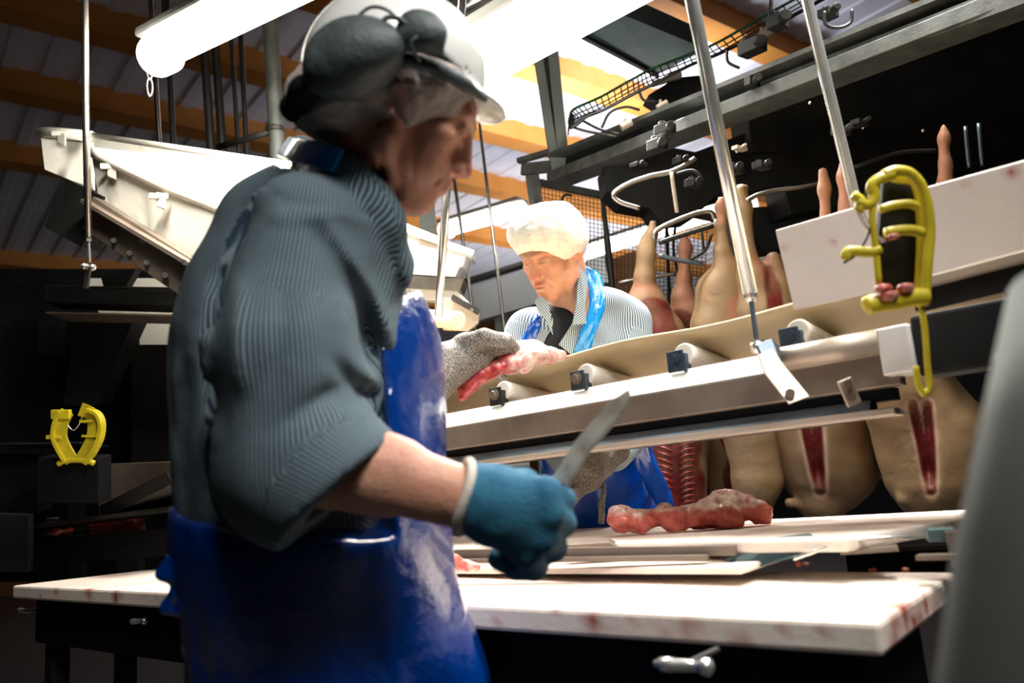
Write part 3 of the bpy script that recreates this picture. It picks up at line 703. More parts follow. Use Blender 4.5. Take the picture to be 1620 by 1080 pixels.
# back wall, floor of the trough, left flange, near side wall with slots
panel('back_wall', [P(143, 208, 2.9), P(470, 262, 2.5), P(470, 420, 2.45), P(150, 262, 2.8)], .01, par=t, dirt=.25)
panel('left_flange', [P(62, 200, 2.75), P(146, 209, 2.72), P(148, 300, 2.65), P(70, 268, 2.7)], .01, par=t, dirt=.9, seed=3)
b = MB(); b.tube([P(62, 207, 2.73), P(146, 216, 2.70)], .018, 10); b.build('rolled_rim', 'white_plastic', t, smooth=True)
b = MB(); b.tube([P(146, 214, 2.70), P(470, 262, 2.42)], .010, 10); b.build('rolled_rim', 'white_plastic', t, smooth=True)
panel('side_wall', [P(143, 236, 2.45), P(470, 385, 1.95), P(470, 560, 1.95), P(155, 312, 2.42)], .01, par=t, dirt=.5, seed=8)
b = MB(); sp = spline([P(143, 240, 2.43), P(250, 290, 2.25), P(360, 335, 2.1), P(470, 388, 1.93)], 5)
b.tube(sp, .014, 10); b.build('rolled_rim', 'white_plastic', t, smooth=True)
panel('floor_sheet', [P(143, 232, 2.5), P(470, 270, 2.5), P(470, 400, 1.96), P(146, 240, 2.44)], .008, par=t, dirt=.12, seed=5)
for x, y, d in ((98, 219, 2.70), (177, 271, 2.36), (255, 318, 2.2)):
    b = MB(); b.box(P(x, y, d), nrm(P(x+30, y+12, d-.03)-P(x, y, d))*.018, cF*.004, cU*.020); b.box(P(x-4, y-8, d), cR*.026, cF*.004, cU*.008); b.build('rim_clip', 'white_plastic', t, bevel=.003)
t = thing('carrier_beam', 'dark bolted steel channel running down under the white trough', 'beam', P(230, 400, 2.3))
b = MB(); b.beam(P(146, 338, 2.40), P(320, 452, 2.05), .03, .10, up=(0, 0, 1)); b.build('web', 'steel_brown', t, bevel=.003)
b = MB(); b.beam(P(146, 322, 2.38), P(330, 430, 2.03), .07, .010, up=(0, 0, 1)); b.build('flange', 'steel_brown', t)
b = MB(); b.beam(P(100, 325, 2.5), P(160, 355, 2.42), .06, .16); b.build('end_gusset', 'machine', t)
for x, y in ((205, 400), (232, 415), (261, 435), (292, 454), (180, 380), (225, 382), (292, 415)):
    d = 2.36-(x-150)*.0021; b = MB(); b.cyl(P(x, y, d), P(x, y, d-.03), .0075, n=8); b.build('bolt', 'steel_bright', t)
# thin rod with clevis on the left
t = thing('hanging_rod', 'thin steel rod with a clevis end in front of the trough at left', 'rod', P(140, 460, 2.2))
b = MB(); b.tube([toz(P(134, -40, 2.2), P(136, 200, 2.2), 5.1), P(134, -40, 2.2), P(136, 200, 2.2), P(140, 375, 2.2)], .009, 12); b.build('shaft', 'steel', t, smooth=True)
b = MB(); b.cyl(P(140, 370, 2.2), P(142, 420, 2.2), .0035, n=8); b.cyl(P(140, 372, 2.2), P(140, 382, 2.2), .007, n=6); b.build('threaded_end', 'steel_bright', t)
b = MB(); b.beam(P(142, 415, 2.2), P(136, 456, 2.2), .010, .012, up=cF); b.build('clevis', 'steel', t)
b = MB(); b.cyl(P(128, 421, 2.19), P(150, 423, 2.19), .0045, n=8); b.sph(P(133, 421, 2.19), .009, 8); b.sph(P(147, 423, 2.19), .010, 8); b.build('pin', 'steel_bright', t)
# dark frame under it
_P = P
P = lambda x, y, d: _P(x, y, d*1.22)
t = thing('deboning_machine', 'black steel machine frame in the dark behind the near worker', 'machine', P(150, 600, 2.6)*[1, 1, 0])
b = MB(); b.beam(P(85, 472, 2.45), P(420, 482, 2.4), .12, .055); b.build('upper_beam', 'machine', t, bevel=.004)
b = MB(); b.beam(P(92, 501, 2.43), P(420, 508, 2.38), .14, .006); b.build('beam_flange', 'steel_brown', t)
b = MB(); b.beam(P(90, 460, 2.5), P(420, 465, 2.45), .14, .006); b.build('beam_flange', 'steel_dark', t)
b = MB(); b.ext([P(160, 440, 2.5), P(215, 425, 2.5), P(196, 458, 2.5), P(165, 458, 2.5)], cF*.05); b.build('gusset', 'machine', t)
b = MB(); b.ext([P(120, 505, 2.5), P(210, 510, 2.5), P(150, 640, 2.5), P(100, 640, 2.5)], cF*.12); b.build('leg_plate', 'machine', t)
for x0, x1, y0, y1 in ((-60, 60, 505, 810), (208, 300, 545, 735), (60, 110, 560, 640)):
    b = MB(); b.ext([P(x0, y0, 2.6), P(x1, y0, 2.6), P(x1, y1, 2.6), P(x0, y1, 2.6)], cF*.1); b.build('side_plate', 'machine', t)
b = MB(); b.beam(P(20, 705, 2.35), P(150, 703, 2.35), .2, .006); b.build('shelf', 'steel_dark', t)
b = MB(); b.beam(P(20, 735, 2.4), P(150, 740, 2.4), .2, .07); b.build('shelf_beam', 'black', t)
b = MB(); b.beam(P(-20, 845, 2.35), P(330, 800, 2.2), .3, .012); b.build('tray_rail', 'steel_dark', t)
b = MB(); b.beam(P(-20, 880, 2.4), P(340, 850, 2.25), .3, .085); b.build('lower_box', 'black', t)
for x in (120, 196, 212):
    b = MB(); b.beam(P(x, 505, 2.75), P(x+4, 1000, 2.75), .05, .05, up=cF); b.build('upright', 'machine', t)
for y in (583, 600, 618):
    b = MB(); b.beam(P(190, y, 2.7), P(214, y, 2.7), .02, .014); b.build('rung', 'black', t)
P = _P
b = MB(); b.ext([_P(-80, 425, 3.75), _P(340, 425, 3.75), _P(340, 920, 3.75), _P(-80, 920, 3.75)], cF*.05); b.build('dark_backdrop', 'machine', t)  # black sheet added to stand in for the darkness behind the frame
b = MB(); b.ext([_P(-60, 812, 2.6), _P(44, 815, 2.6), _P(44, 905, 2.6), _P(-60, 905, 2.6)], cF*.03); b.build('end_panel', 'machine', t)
t = thing('white_backing', 'pale plastic sheet glimpsed behind the black machine frame', 'panel', P(200, 640, 2.9))
b = MB(); b.ext([P(140, 440, 3.35), P(330, 440, 3.35), P(330, 520, 3.35), P(210, 640, 3.35), P(190, 640, 3.35), P(190, 540, 3.35), P(140, 470, 3.35)], cF*.01); b.build('sheet', 'white_plastic', t)
P = lambda x, y, d: _P(x, y, d*1.48)
# bolted steel plate and folded tray
t = thing('steel_guard', 'grey steel guard plate with two dome bolts, left of the near worker', 'guard', P(200, 790, 1.85))
b = MB(); b.ext([P(150, 735, 1.86), P(300, 729, 1.80), P(300, 770, 1.80), P(158, 818, 1.86)], cF*.009); b.build('plate', 'steel_brown', t)
b = MB(); b.ext([P(157, 800, 1.84), P(264, 746, 1.62), P(272, 763, 1.62), P(160, 820, 1.84)], cF*.004+cR*.0); b.ext([P(160, 820, 1.84), P(272, 763, 1.62), P(310, 790, 1.9), P(200, 820, 2.0)], cU*-.004); b.build('folded_tray', 'steel_dark', t)
for y in (749, 766):
    b = MB(); b.sph(P(156.5+(y-749)*.15, y, 1.85), 0.011, 10); b.build('dome_bolt', 'steel_bright', t, smooth=True)
b = MB(); b.tube(spline([P(100, 846, 1.9), P(102, 843, 1.9), P(140, 842, 1.9), P(144, 850, 1.9), P(140, 858, 1.9), P(104, 860, 1.9), P(99, 852, 1.9)], 3), .006, 8)
o = b.build('pull_handle', 'black', None, smooth=True); tag(o, 'black loop handle below the grey guard plate, lower left', 'handle')
t = thing('coil_spring', 'small spring stack on the machine frame, lower left', 'spring', P(83, 837, 2.05))
for k in range(5):
    b = MB(); c = P(83, 820+k*6, 2.05); b.tube([c+A([.019*math.cos(a), .019*math.sin(a), 0]) for a in np.linspace(0, 2*math.pi, 12, endpoint=False)], .0045, 6, closed=True); b.build('coil', 'steel_brown', t, smooth=True)
b = MB(); b.cyl(P(83, 815, 2.05), P(83, 850, 2.05), .008, n=10); b.build('core', 'machine', t)
P = _P
# ------------------------------------------------------------ white hopper and machine parts behind the near worker's chest
t = thing('hopper', 'bright white plastic hopper with a slot, behind the chest of the near worker', 'hopper', P(680, 450, 2.75))
b = MB(); b.ext([P(600, 340, 2.7), P(640, 352, 2.7), P(695, 374, 2.7), P(748, 399, 2.7), P(745, 406, 2.7), P(738, 404, 2.7), P(732, 422, 2.7), P(727, 422, 2.7), P(720, 438, 2.7), P(655, 434, 2.7), P(600, 432, 2.7)], cF*.30); o = b.build('bin', 'hopper_white', t, bevel=.004)
b = MB(); b.ext([P(661, 383, 2.69), P(668, 375, 2.69), P(692, 387, 2.69), P(692, 391, 2.69)], cF*.005); b.build('slot', 'steel_pale', t)
b = MB(); b.beam(P(600, 350, 2.69), P(749, 402, 2.69), .03, .018); b.build('rim', 'hopper_white', t)
b = MB(); b.ext([P(600, 432, 2.68), P(734, 441, 2.68), P(727, 460, 2.68), P(600, 452, 2.68)], cF*.25); b.build('under_tray', 'steel', t)
b = MB(); b.ext([P(600, 453, 2.72), P(722, 459, 2.72), P(742, 478, 2.72), P(600, 470, 2.72)], cF*.22); b.build('lower_casing', 'hopper_white', t, bevel=.004)
t = thing('belt_head', 'belt end with white drum and grey side plate, right of the blue bib', 'conveyor', P(720, 500, 2.5))
b = MB(); b.ext([P(700, 470, 2.55), P(735, 474, 2.55), P(757, 492, 2.55), P(755, 512, 2.55), P(740, 524, 2.55), P(700, 522, 2.55)], cF*.10); b.build('side_plate', 'steel_pale', t, bevel=.004)
b = MB(); b.beam(P(715, 470, 2.53), P(758, 494, 2.53), .03, .012); b.build('edge_bar', 'steel_dark', t)
b = MB(); b.cyl(P(640, 500, 2.6), P(728, 507, 2.44), .027, n=24); b.build('drum', 'roller', t, bevel=.006)
b = MB(); b.cyl(P(746, 490, 2.53), P(746, 490, 2.51), .007, n=6); b.build('bolt', 'steel_bright', t)
# ------------------------------------------------------------ pipes and poles behind
def pole(x0, x1, y0, y1, d, r, label, m='girder', group=None, n=12):
    o = MB().tube([toz(P(x0, y0, d), P(x1, y1, d), 5.1), P(x0, y0, d), P(x1, y1, d), toz(P(x1, y1, d), P(x0, y0, d), P(x1, y1, d)[2]-.12)], r, n).build('pipe', m, None, smooth=True); return tag(o, label, 'pipe', group)
pole(236, 252, -40, 225, 3.6, .011, 'thin pale pipe below the chained lamp end, left one of the pair', 'steel')
pole(262, 274, -40, 228, 3.6, .013, 'dark pipe below the chained lamp end, right one of the pair', 'steel_dark')
pole(318, 334, 0, 238, 3.4, .021, 'thick dark square pipe, first to the right of the chained lamp end', 'steel_dark', n=4)
pole(336, 352, 0, 238, 3.5, .021, 'thick dark square pipe, second to the right of the chained lamp end', 'steel_dark', n=4)
pole(362, 378, 0, 244, 3.5, .010, 'slim dark pipe between the square pipes and the round column, left one', 'steel_dark')
pole(378, 391, 0, 245, 3.5, .011, 'slim dark pipe between the square pipes and the round column, right one', 'steel_dark')
t = thing('support_column', 'round steel column left of the black ear muffs', 'column', P(440, 260, 3.0)*[1, 1, 0])
b = MB(); p_, q_ = P(424, -30, 3.0), P(440, 260, 3.0); b.tube([toz(p_, q_, 5.1), p_, q_, toz(q_, p_, 0)], .028, 18); b.build('shaft', 'girder', t, smooth=True)
b = MB(); b.tube([P(435, 200, 3.0), P(435.5, 208, 3.0)], .034, 18); b.build('collar', 'steel_dark', t, smooth=True)
b = MB(); b.tube([P(345, 233, 3.2), P(425, 209, 3.0)], .012, 10); b.build('stay_bar', 'steel_dark', t, smooth=True)
b = MB(); b.beam(P(670, 250, 3.9), P(682, 430, 3.9), .07, .07, up=cF); o = b.build('pillar', 'post_green', None); tag(o, 'green grey pillar behind the face of the near worker', 'pillar')
pole(778, 798, 355, 520, 4.2, .008, 'thin white cord hanging left of the far worker', 'steel_bright')
pole(735, 752, 400, 520, 4.4, .009, 'pale thin pipe right of the white hopper', 'steel')
t = thing('machine_stand', 'dark grey green stand under the conveyor left of the far worker', 'stand', P(815, 750, 2.95)*[1, 1, 0])
q = P(815, 745, 2.95); b = MB(); b.box(q*[1, 1, 0]+A([0, 0, .62]), cR*.055, cF*.05, (0, 0, .62)); b.build('post', 'girder', t, bevel=.004)
b = MB(); b.box(P(770, 738, 3.2), cR*.12, cF*.1, cU*.04); b.build('white_box', 'white_plastic', t, bevel=.006)
b = MB(); b.box(P(700, 640, 2.85)*[1, 1, 0]+A([0, 0, .68]), cR*.06, cF*.06, (0, 0, .68)); b.build('post', 'steel_dark', t, bevel=.004)
b = MB(); b.beam(P(700, 640, 2.85)*[1, 1, 0]+A([0, 0, .3]), q*[1, 1, 0]+A([0, 0, .3]), .05, .05); b.build('crossbar', 'steel_dark', t)
# white cornice at the back, reaching down to the right
b = MB(); b.beam(P(730, 490, 6.0), P(960, 420, 5.6), .1, .26); o = b.build('duct_box', 'wall_white', None); tag(o, 'white horizontal duct on the brown wall left of the far worker', 'duct')
b = MB(); b.beam(P(738, 446, 5.95), P(850, 412, 5.8), .1, .025); o = b.build('cable_rail', 'steel_dark', None); tag(o, 'thin dark rail along the top of the white duct', 'rail')
b = MB(); b.ext([P(735, 488, 6.4), P(1010, 395, 6.2), P(1010, 640, 6.2), P(735, 640, 6.4)], cF*.05); o = b.build('cladding_wall', 'wall_brown', None); tag(o, 'orange brown clad wall section behind the far worker', 'wall')
for x in (792, 850):
    b = MB(); b.beam(P(x, 465, 5.9), P(x+8, 620, 5.9), .10, .08, up=cF); o = b.build('pillar', 'post_green', None); tag(o, 'grey pillar before the brown wall, '+('left of the hairnet' if x == 792 else 'hidden partly by the far worker'), 'pillar')
# ------------------------------------------------------------ wire mesh fence
t = thing('wire_fence', 'dark wire mesh fence panel with steel frame behind the far worker', 'fence', P(930, 500, 3.7)*[1, 1, 0])
f00, f10, f11, f01 = P(850, 290, 3.8), P(1120, 345, 3.5), P(1105, 640, 3.5), P(862, 640, 3.8)
b = MB()
for k in range(44):
    u = k/43; b.tube([f00*(1-u)+f10*u, f01*(1-u)+f11*u], .0016, 4)
for k in range(52):
    u = k/51; b.tube([f00*(1-u)+f01*u, f10*(1-u)+f11*u], .0016, 4)
b.build('wire_mesh', 'wire', t)['kind'] = 'stuff'
b = MB(); b.beam(P(848, 288, 3.78), P(1130, 345, 3.48), .03, .03); b.build('top_rail', 'girder', t)
b = MB(); b.beam(P(838, 265, 3.75), P(852, 360, 3.75), .05, .05, up=cF); b.build('post', 'post_green', t)
b = MB(); p_, q_ = P(952, 300, 3.6), P(970, 470, 3.6); b.tube([p_, p_*.6+q_*.4, p_*.5+q_*.5, q_, q_+(q_-p_)*2], [.010, .012, .016, .014, .014], 10); b.build('post', 'steel_dark', t)
b = MB(); b.tube(spline([P(888, 360, 3.7), P(888, 320, 3.7), P(895, 308, 3.7), P(905, 310, 3.7)], 4), .006, 6); b.build('hook', 'steel_dark', t, smooth=True)
t = thing('wire_fence', 'dim wire rack at the right edge beside the carcass legs', 'fence', P(1590, 760, 2.9))
b = MB()
for k in range(9): b.tube([P(1550, 690+k*15, 2.9), P(1680, 684+k*15, 2.8)], .003, 4)
for k in range(14): b.tube([P(1552+k*9, 690, 2.9), P(1552+k*9, 812, 2.9)], .002, 4)
b.build('wire_mesh', 'wire', t)['kind'] = 'stuff'
b = MB(); b.tube([P(1585, 690, 2.6), P(1593, 815, 2.6)], .009, 10); b.sph(P(1585, 692, 2.6), .014, 8); b.build('post', 'steel', t)
# ------------------------------------------------------------ the two workers, sculpted as distance fields
def V3(r, f, u): return cR*r+cF*f+cU*u          # direction given as right / away / up in the lens' frame
def head_frame(fw, up=None):
    f = nrm(fw); u = A(cU if up is None else up); u = nrm(u-f*(u@f)); x = np.cross(f, u); return np.array([x, f, u])
def head_ops(S, O, M, s=1.0, age=1.0):
    T = lambda x, y, z: A(O)+s*(M[0]*x+M[1]*y+M[2]*z)
    e = lambda c, r, k=.02, op='add', ax=None: S.ell(T(*c), A(r)*s, M if ax is None else ax, k, op)
    c = lambda p, r, q, r2, k=.01, op='add': S.cone(T(*p), r*s, T(*q), r2*s, k, op)
    e((0, -.014, .036), (.074, .094, .086), .02); e((0, .030, .034), (.064, .056, .062), .02)
    e((0, .034, -.035), (.057, .050, .074), .03)
    for sg in (1, -1):
        c((sg*.054, -.004, -.035), .018, (sg*.048, .006, -.072), .018, .02)
        c((sg*.046, .006, -.075), .018, (sg*.012, .066, -.104), .016, .022)
        e((sg*.043, .056, -.022), (.023, .022, .018), .018)
        e((sg*.034, .050, -.060), (.022, .026, .028), .022)                   # cheek
        c((sg*.012, .088, .021), .010, (sg*.044, .074, .022), .009, .008)      # brow ridge
        e((sg*.031, .098, .003), (.018, .014, .012), None, .012, 'sub') if False else S.ell(T(sg*.033, .101, .002), A([.020, .017, .012])*s, M, .008, 'sub')
        e((sg*.031, .0735, .001), (.0150, .0140, .0120), .0025)                  # lid over the eyeball
        c((sg*.020, .0865, .0055), .0028, (sg*.043, .0790, .0045), .0025, .003)   # upper lid fold
        c((sg*.021, .0865, -.0085), .0035, (sg*.042, .0765, -.0095), .0030, .004)  # bag under the eye
        c((sg*.021, .0885, -.0035), .0014, (sg*.043, .0800, -.0040), .0012, .0015, 'sub')  # closed lash line
    e((0, .070, -.068), (.036, .030, .036), .018)                              # muzzle
    c((0, .078, .020), .013, (0, .094, -.028), .016, .012); c((0, .088, .014), .008, (0, .106, -.028), .0105, .010)
    e((0, .1105, -.034), (.0125, .0115, .0105), .006)
    for sg in (1, -1):
        e((sg*.0130, .1005, -.0385), (.0085, .0105, .0085), .004)
        S.ell(T(sg*.0065, .108, -.0465), A([.004, .006, .003])*s, M, .002, 'sub')
        c((sg*.019, .1005, -.038), .0022, (sg*.034, .083, -.074), .0024, .006, 'sub')   # fold beside the mouth
    e((0, .0985, -.0615), (.023, .0085, .0052), .004)
    e((0, .0965, -.0735), (.020, .0085, .0062), .004)
    c((-.021, .1040, -.0672), .0016, (.021, .1040, -.0672), .0016, .002, 'sub')
    S.ell(T(0, .104, -.085), A([.02, .006, .005])*s, M, .006, 'sub')
    e((0, .074, -.102), (.026, .020, .018), .016)
    for sg in (1, -1):                                                          # ears
        e((sg*.074, -.014, -.004), (.011, .021, .034), .006)
        S.ell(T(sg*.086, -.008, .000), A([.007, .011, .019])*s, M, .003, 'sub')
        c((sg*.082, -.030, .018), .0035, (sg*.081, -.008, .029), .0035, .004); c((sg*.081, -.020, -.026), .006, (sg*.078, -.010, -.036), .005, .004)
    return T
def head_attrs(V, T, s=1.0):
    red = np.zeros(len(V)); lip = np.zeros(len(V)); brow = np.zeros(len(V))
    for c, r, a in (((0, .115, -.034), .022, .75), ((.045, .06, -.03), .028, .5), ((-.045, .06, -.03), .028, .5), ((.078, -.014, .0), .03, .8), ((-.078, -.014, .0), .03, .8), ((0, .09, -.1), .025, .3), ((.03, .09, -.01), .012, .35), ((-.03, .09, -.01), .012, .35)):
        red = np.maximum(red, a*gauss(V, T(*c), r*s))
    for x in np.linspace(-.018, .018, 7): lip = np.maximum(lip, .8*gauss(V, T(x, .104, -.0665), .0085*s))
    for sg in (1, -1):
        for x in np.linspace(.014, .046, 7): brow = np.maximum(brow, .7*gauss(V, T(sg*x, .097-.35*(x-.014), .024+.003*math.sin((x-.014)*90)), .0065*s))
        for x in np.linspace(.02, .043, 6): brow = np.maximum(brow, .9*gauss(V, T(sg*x, .0895-.36*(x-.021), -.0040), .0034*s))
    return red, lip, brow
def hand(S, w, knuckles, mids, tips, r, palm_r, k=.007, thumb=None):
    """palm from wrist to the knuckles, then each finger on its own"""
    w = A(w); kc = sum(map(A, knuckles))/len(knuckles)
    for kk in knuckles: S.cone(w, palm_r, A(kk), r*1.12, .012)
    for kk, m, t in zip(knuckles, mids, tips):
        S.cone(kk, r*1.12, m, r, .003); S.cone(m, r, t, r*.85, .003)
    if thumb is not None:
        a, b, c = thumb; S.cone(a, r*1.5, b, r*1.2, .008); S.cone(b, r*1.2, c, r*.95, .003)
def stripes(V, torso, bones):
    """cloth coordinate: angle about the torso axis, or about the bone of the sleeve the point lies on"""
    c, up, fwd, rad = torso; up = nrm(up); f = nrm(fwd-up*(fwd@up)); l = np.cross(up, f)
    d = V-c; st = np.arctan2(d@l, d@f)*rad
    best = np.full(len(V), 1e9)
    for p, q, r, rr in bones:
        p, q = A(p), A(q); ax = q-p; t = np.clip(((V-p)@ax)/(ax@ax), 0, 1); w = V-p-t[:, None]*ax; dist = np.linalg.norm(w, axis=1)
        a = nrm(ax); e = nrm(np.cross(a, cF+.001)); g = np.cross(a, e)
        s2 = np.arctan2(w@g, w@e)*rr; m = (dist < r) & (dist/r < best); st = np.where(m, s2, st); best = np.where(m, dist/r, best)
    return st

# ======== near worker
NEAR_F = nrm(V3(.88, .47, 0)*[1, 1, 0]); NEAR_L = np.cross([0, 0, 1], NEAR_F)
hipc = P(505, 985, 1.20)
near = thing('person', 'person in white helmet with black ear muffs, standing in profile with a curved knife', 'person', hipc*[1, 1, 0])
HO = P(640, 168, 1.135); HM = head_frame(V3(math.cos(math.radians(29)), .22, -math.sin(math.radians(29))))
b0 = hipc*[1, 1, 0]
S = SDF(grid1(-.62, .22, .0085, (HO[0]-.15, HO[0]+.16), .0036), grid1(.72, 1.72, .0085, (HO[1]-.13, HO[1]+.13), .0036), grid1(0, 1.92, .0095, (HO[2]-.19, HO[2]+.14), .0036))
T = head_ops(S, HO, HM, 1.04)
S.cone(T(0, -.030, -.035), .060, P(550, 300, 1.18), .060, .02)                   # neck
for a, c_, r in (((.045, .035, -.075), (596, 315, 1.12), .010), ((.058, .0, -.06), (560, 285, 1.12), .012), ((.03, .055, -.09), (618, 345, 1.13), .012)):
    S.cone(T(*a), r, P(*c_), r*.9, .012)                                        # cords and slack skin of the neck
for a, c_ in (((.060, .018, -.06), (583, 300, 1.105)), ((.068, -.012, -.045), (560, 275, 1.105))): S.cone(T(*a), .0025, P(*c_), .003, .006, 'sub')
SR, SL_ = P(480, 385, 1.08), P(428, 392, 1.35)
S.cone(SR, .045, SL_, .045, .03); S.ell(P(465, 500, 1.22), (.09, .14, .13), (NEAR_F, NEAR_L, ZU), .05); S.ell(P(480, 780, 1.2), (.12, .15, .22), (NEAR_F, NEAR_L, ZU), .05)
EL, WR = P(462, 752, .985), P(748, 792, .925)
S.cone(SR, .05, EL, .042, .03)
S.cone(P(490, 738, .975), .048, P(600, 748, .95), .045, .01); S.cone(P(590, 747, .95), .045, WR, .0335, .015, flat=(cF, .9))
S.cone(P(520, 718, .97), .026, P(640, 732, .94), .020, .02)                     # forearm muscle
S.cone(WR, .034, P(800, 805, .92), .034, .01)
EL2, WR2 = P(560, 620, 1.46), P(705, 585, 1.70)
S.cone(SL_, .05, EL2, .042, .03); S.cone(EL2, .04, WR2, .03, .02); S.cone(WR2, .03, P(760, 560, 1.75), .03, .01)
for sg in (1, -1):
    hp = hipc+NEAR_L*.09*sg; kn = b0+NEAR_L*.10*sg+NEAR_F*.03+[0, 0, .50]; an = b0+NEAR_L*.12*sg+[0, 0, .09]
    S.cone(hp, .085, kn, .058, .03); S.cone(kn, .056, an, .038, .02); S.cone(an, .038, an+NEAR_F*.15-[0, 0, .055], .030, .02)
for g_, w_, a_ in (([(598, 222), (612, 300)], 4, .0025), ([(626, 222), (636, 325)], 5, .0022), ([(574, 232), (598, 285)], 4, .002), ([(700, 250), (678, 325)], 4, .0022), ([(712, 292), (694, 325)], 3, .002), ([(655, 225), (655, 300)], 5, .0018), ([(735, 196), (715, 204)], 3, .003), ([(725, 214), (700, 222)], 3, .002)):
    fold(S, g_, w_, a_, 1.13)
S.disp(38, .0016)
V, F = S.mesh(1)
red, lip, brow = head_attrs(V, T, 1.04)
body = mk('body', V, F, 'skin', near, smooth=True, attrs={'red': red, 'lip': lip, 'brow': brow})
# shirt
S = SDF.around((-.68, .72, .80), (.20, 1.72, 1.70), .0062)
AXT = nrm(P(465, 400, 1.2)-P(480, 850, 1.2)); fr = (NEAR_F, NEAR_L, ZU)
S.ell(P(470, 500, 1.22), (.145, .200, .180), fr, .05)
S.ell(P(465, 690, 1.21), (.170, .215, .27), fr, .08)
S.ell(P(462, 350, 1.24), (.10, .13, .072), fr, .05)
S.ell(P(408, 560, 1.27), (.115, .165, .19), fr, .06)
S.ell(P(530, 440, 1.17), (.080, .12, .12), fr, .05)
S.cone(P(480, 375, 1.065), .078, P(452, 560, 1.00), .090, .035)
S.cone(P(452, 560, 1.00), .090, P(462, 745, .985), .094, .03)
S.cone(P(425, 380, 1.36), .066, EL2, .065, .03); S.cone(EL2, .065, P(655, 600, 1.62), .052, .02)
S.cone(P(480, 800, 1.2), .165, P(500, 980, 1.2), .19, .04)
# collar standing round the neck
for pts in ([(478, 238, 1.27), (476, 240, 1.20), (518, 240, 1.12), (552, 270, 1.085), (584, 312, 1.08), (612, 352, 1.09)],):
    for p_, q_ in zip(pts[:-1], pts[1:]): S.cone(P(*p_), .021, P(*q_), .019, .012)
S.cone(P(590, 340, 1.09), .022, P(620, 420, 1.12), .03, .03)
# folds of the cloth
for pts, w, amp in (([(415, 290), (450, 318), (520, 326), (600, 345)], 3.5, .004), ([(440, 300), (395, 350), (350, 440), (338, 560), (345, 700)], 16, .013), ([(492, 330), (560, 420), (612, 520), (640, 600)], 17, -.012), ([(470, 330), (530, 400), (575, 480), (592, 600)], 18, .014),
                    ([(415, 300), (340, 370), (300, 430)], 12, .008), ([(400, 335), (470, 345), (540, 335), (600, 360)], 12, -.006), ([(560, 600), (500, 640), (430, 690), (400, 760)], 14, .014), ([(610, 640), (540, 660), (470, 720)], 12, -.009),
                    ([(560, 560), (600, 610), (615, 650)], 14, -.012), ([(520, 560), (560, 610), (575, 660)], 10, .010), ([(300, 560), (285, 700), (290, 820)], 16, .010), ([(640, 420), (658, 500), (650, 560)], 10, -.008), ([(612, 380), (636, 470), (640, 540)], 9, .010),
                    ([(380, 420), (372, 520), (380, 640)], 14, -.008), ([(455, 430), (440, 560), (420, 640)], 16, .007)):
    fold(S, pts, w, amp, 1.14)
S.disp(9, .008, 3, (1, 1, .6)); S.disp(22, .003, 9)
S.cone(P(488, 732, .975), .096, P(538, 778, .957), .092, .012)                    # rolled sleeve
S.cut(P(535, 775, .955), V3(.69, -.05, -.70), .006) if False else None
cutn = V3(.68, -.12, -.72); cp = P(541, 778, .955)
X, Y, Z = S._grid((slice(None),)*3)
Dn = (X-cp[0])*cutn[0]+(Y-cp[1])*cutn[1]+(Z-cp[2])*cutn[2]
Rr = np.sqrt((X-cp[0])**2+(Y-cp[1])**2+(Z-cp[2])**2)
Dp = (X-CAM[0])*cF[0]+(Y-CAM[1])*cF[1]+(Z-CAM[2])*cF[2]
S.F = np.where((Rr < .165) & (Dp < 1.055), np.maximum(S.F, np.minimum(Dn, 1)), S.F).astype(np.float32)      # the open end of the cuff
S.cone(P(560, 772, .955), .056, P(500, 748, .97), .054, .006, 'sub')
S.cone(T(0, -.030, -.06), .064, P(528, 262, 1.19), .080, .004, 'sub'); S.cone(T(.0, .0, -.06), .062, P(560, 300, 1.17), .06, .004, 'sub')
S.cut(A([0, 0, .93]), (0, 0, -1))
V, F = S.mesh(1)
tc_ = (P(468, 600, 1.21), ZU+.1*NEAR_F, NEAR_F, .19)
bones = [(P(480, 385, 1.065), P(452, 560, 1.0), .125, .10), (P(452, 560, 1.0), P(462, 740, .985), .135, .10), (P(462, 740, .985), P(560, 790, .95), .12, .10), (SL_, EL2, .085, .075), (EL2, P(660, 600, 1.62), .075, .06)]
mk('shirt', V, F, 'shirt_shaded', near, smooth=True, attrs={'st': stripes(V, tc_, bones)})
# cuff band sewn round the rolled sleeve, collar
b = MB(); pth = []
u1 = nrm(np.cross(cutn, cF)); u2 = nrm(np.cross(cutn, u1))
# neck opening of the dark undershirt
b.tube(spline([P(572, 268, 1.085), P(598, 302, 1.075), P(622, 338, 1.08), P(634, 352, 1.10)], 5), .006, 8); b.build('undershirt_collar', 'tshirt', near, smooth=True)
# apron
S = SDF.around((-.66, .78, .38), (.28, 1.70, 1.50), .0068)
S.cone(P(488, 850, 1.20), .192, P(545, 1120, 1.20), .205, .05); S.cone(P(545, 1120, 1.2), .205, P(600, 1420, 1.22), .225, .05)
S.ell(P(500, 760, 1.21), (.182, .228, .30), fr, .05)
S.ell(P(535, 590, 1.235), (.150, .17, .20), fr, .06)
X, Y, Z = S._grid((slice(None),)*3)
pb = P(556, 600, 1.2); D1 = -((X-pb[0])*NEAR_F[0]+(Y-pb[1])*NEAR_F[1])           # the bib covers the front only
pu = P(480, 848, 1.0); nu = nrm(V3(.05, 0, 1)); D2 = (X-pu[0])*nu[0]+(Y-pu[1])*nu[1]+(Z-pu[2])*nu[2]
S.F = np.maximum(S.F, np.minimum(D1, D2)).astype(np.float32)
pt = P(655, 462, 1.2); nt_ = nrm(V3(-.55, 0, .83)); S.cut(pt, nt_, .01)
S.cut(A([0, 0, .46]), (0, 0, -1))
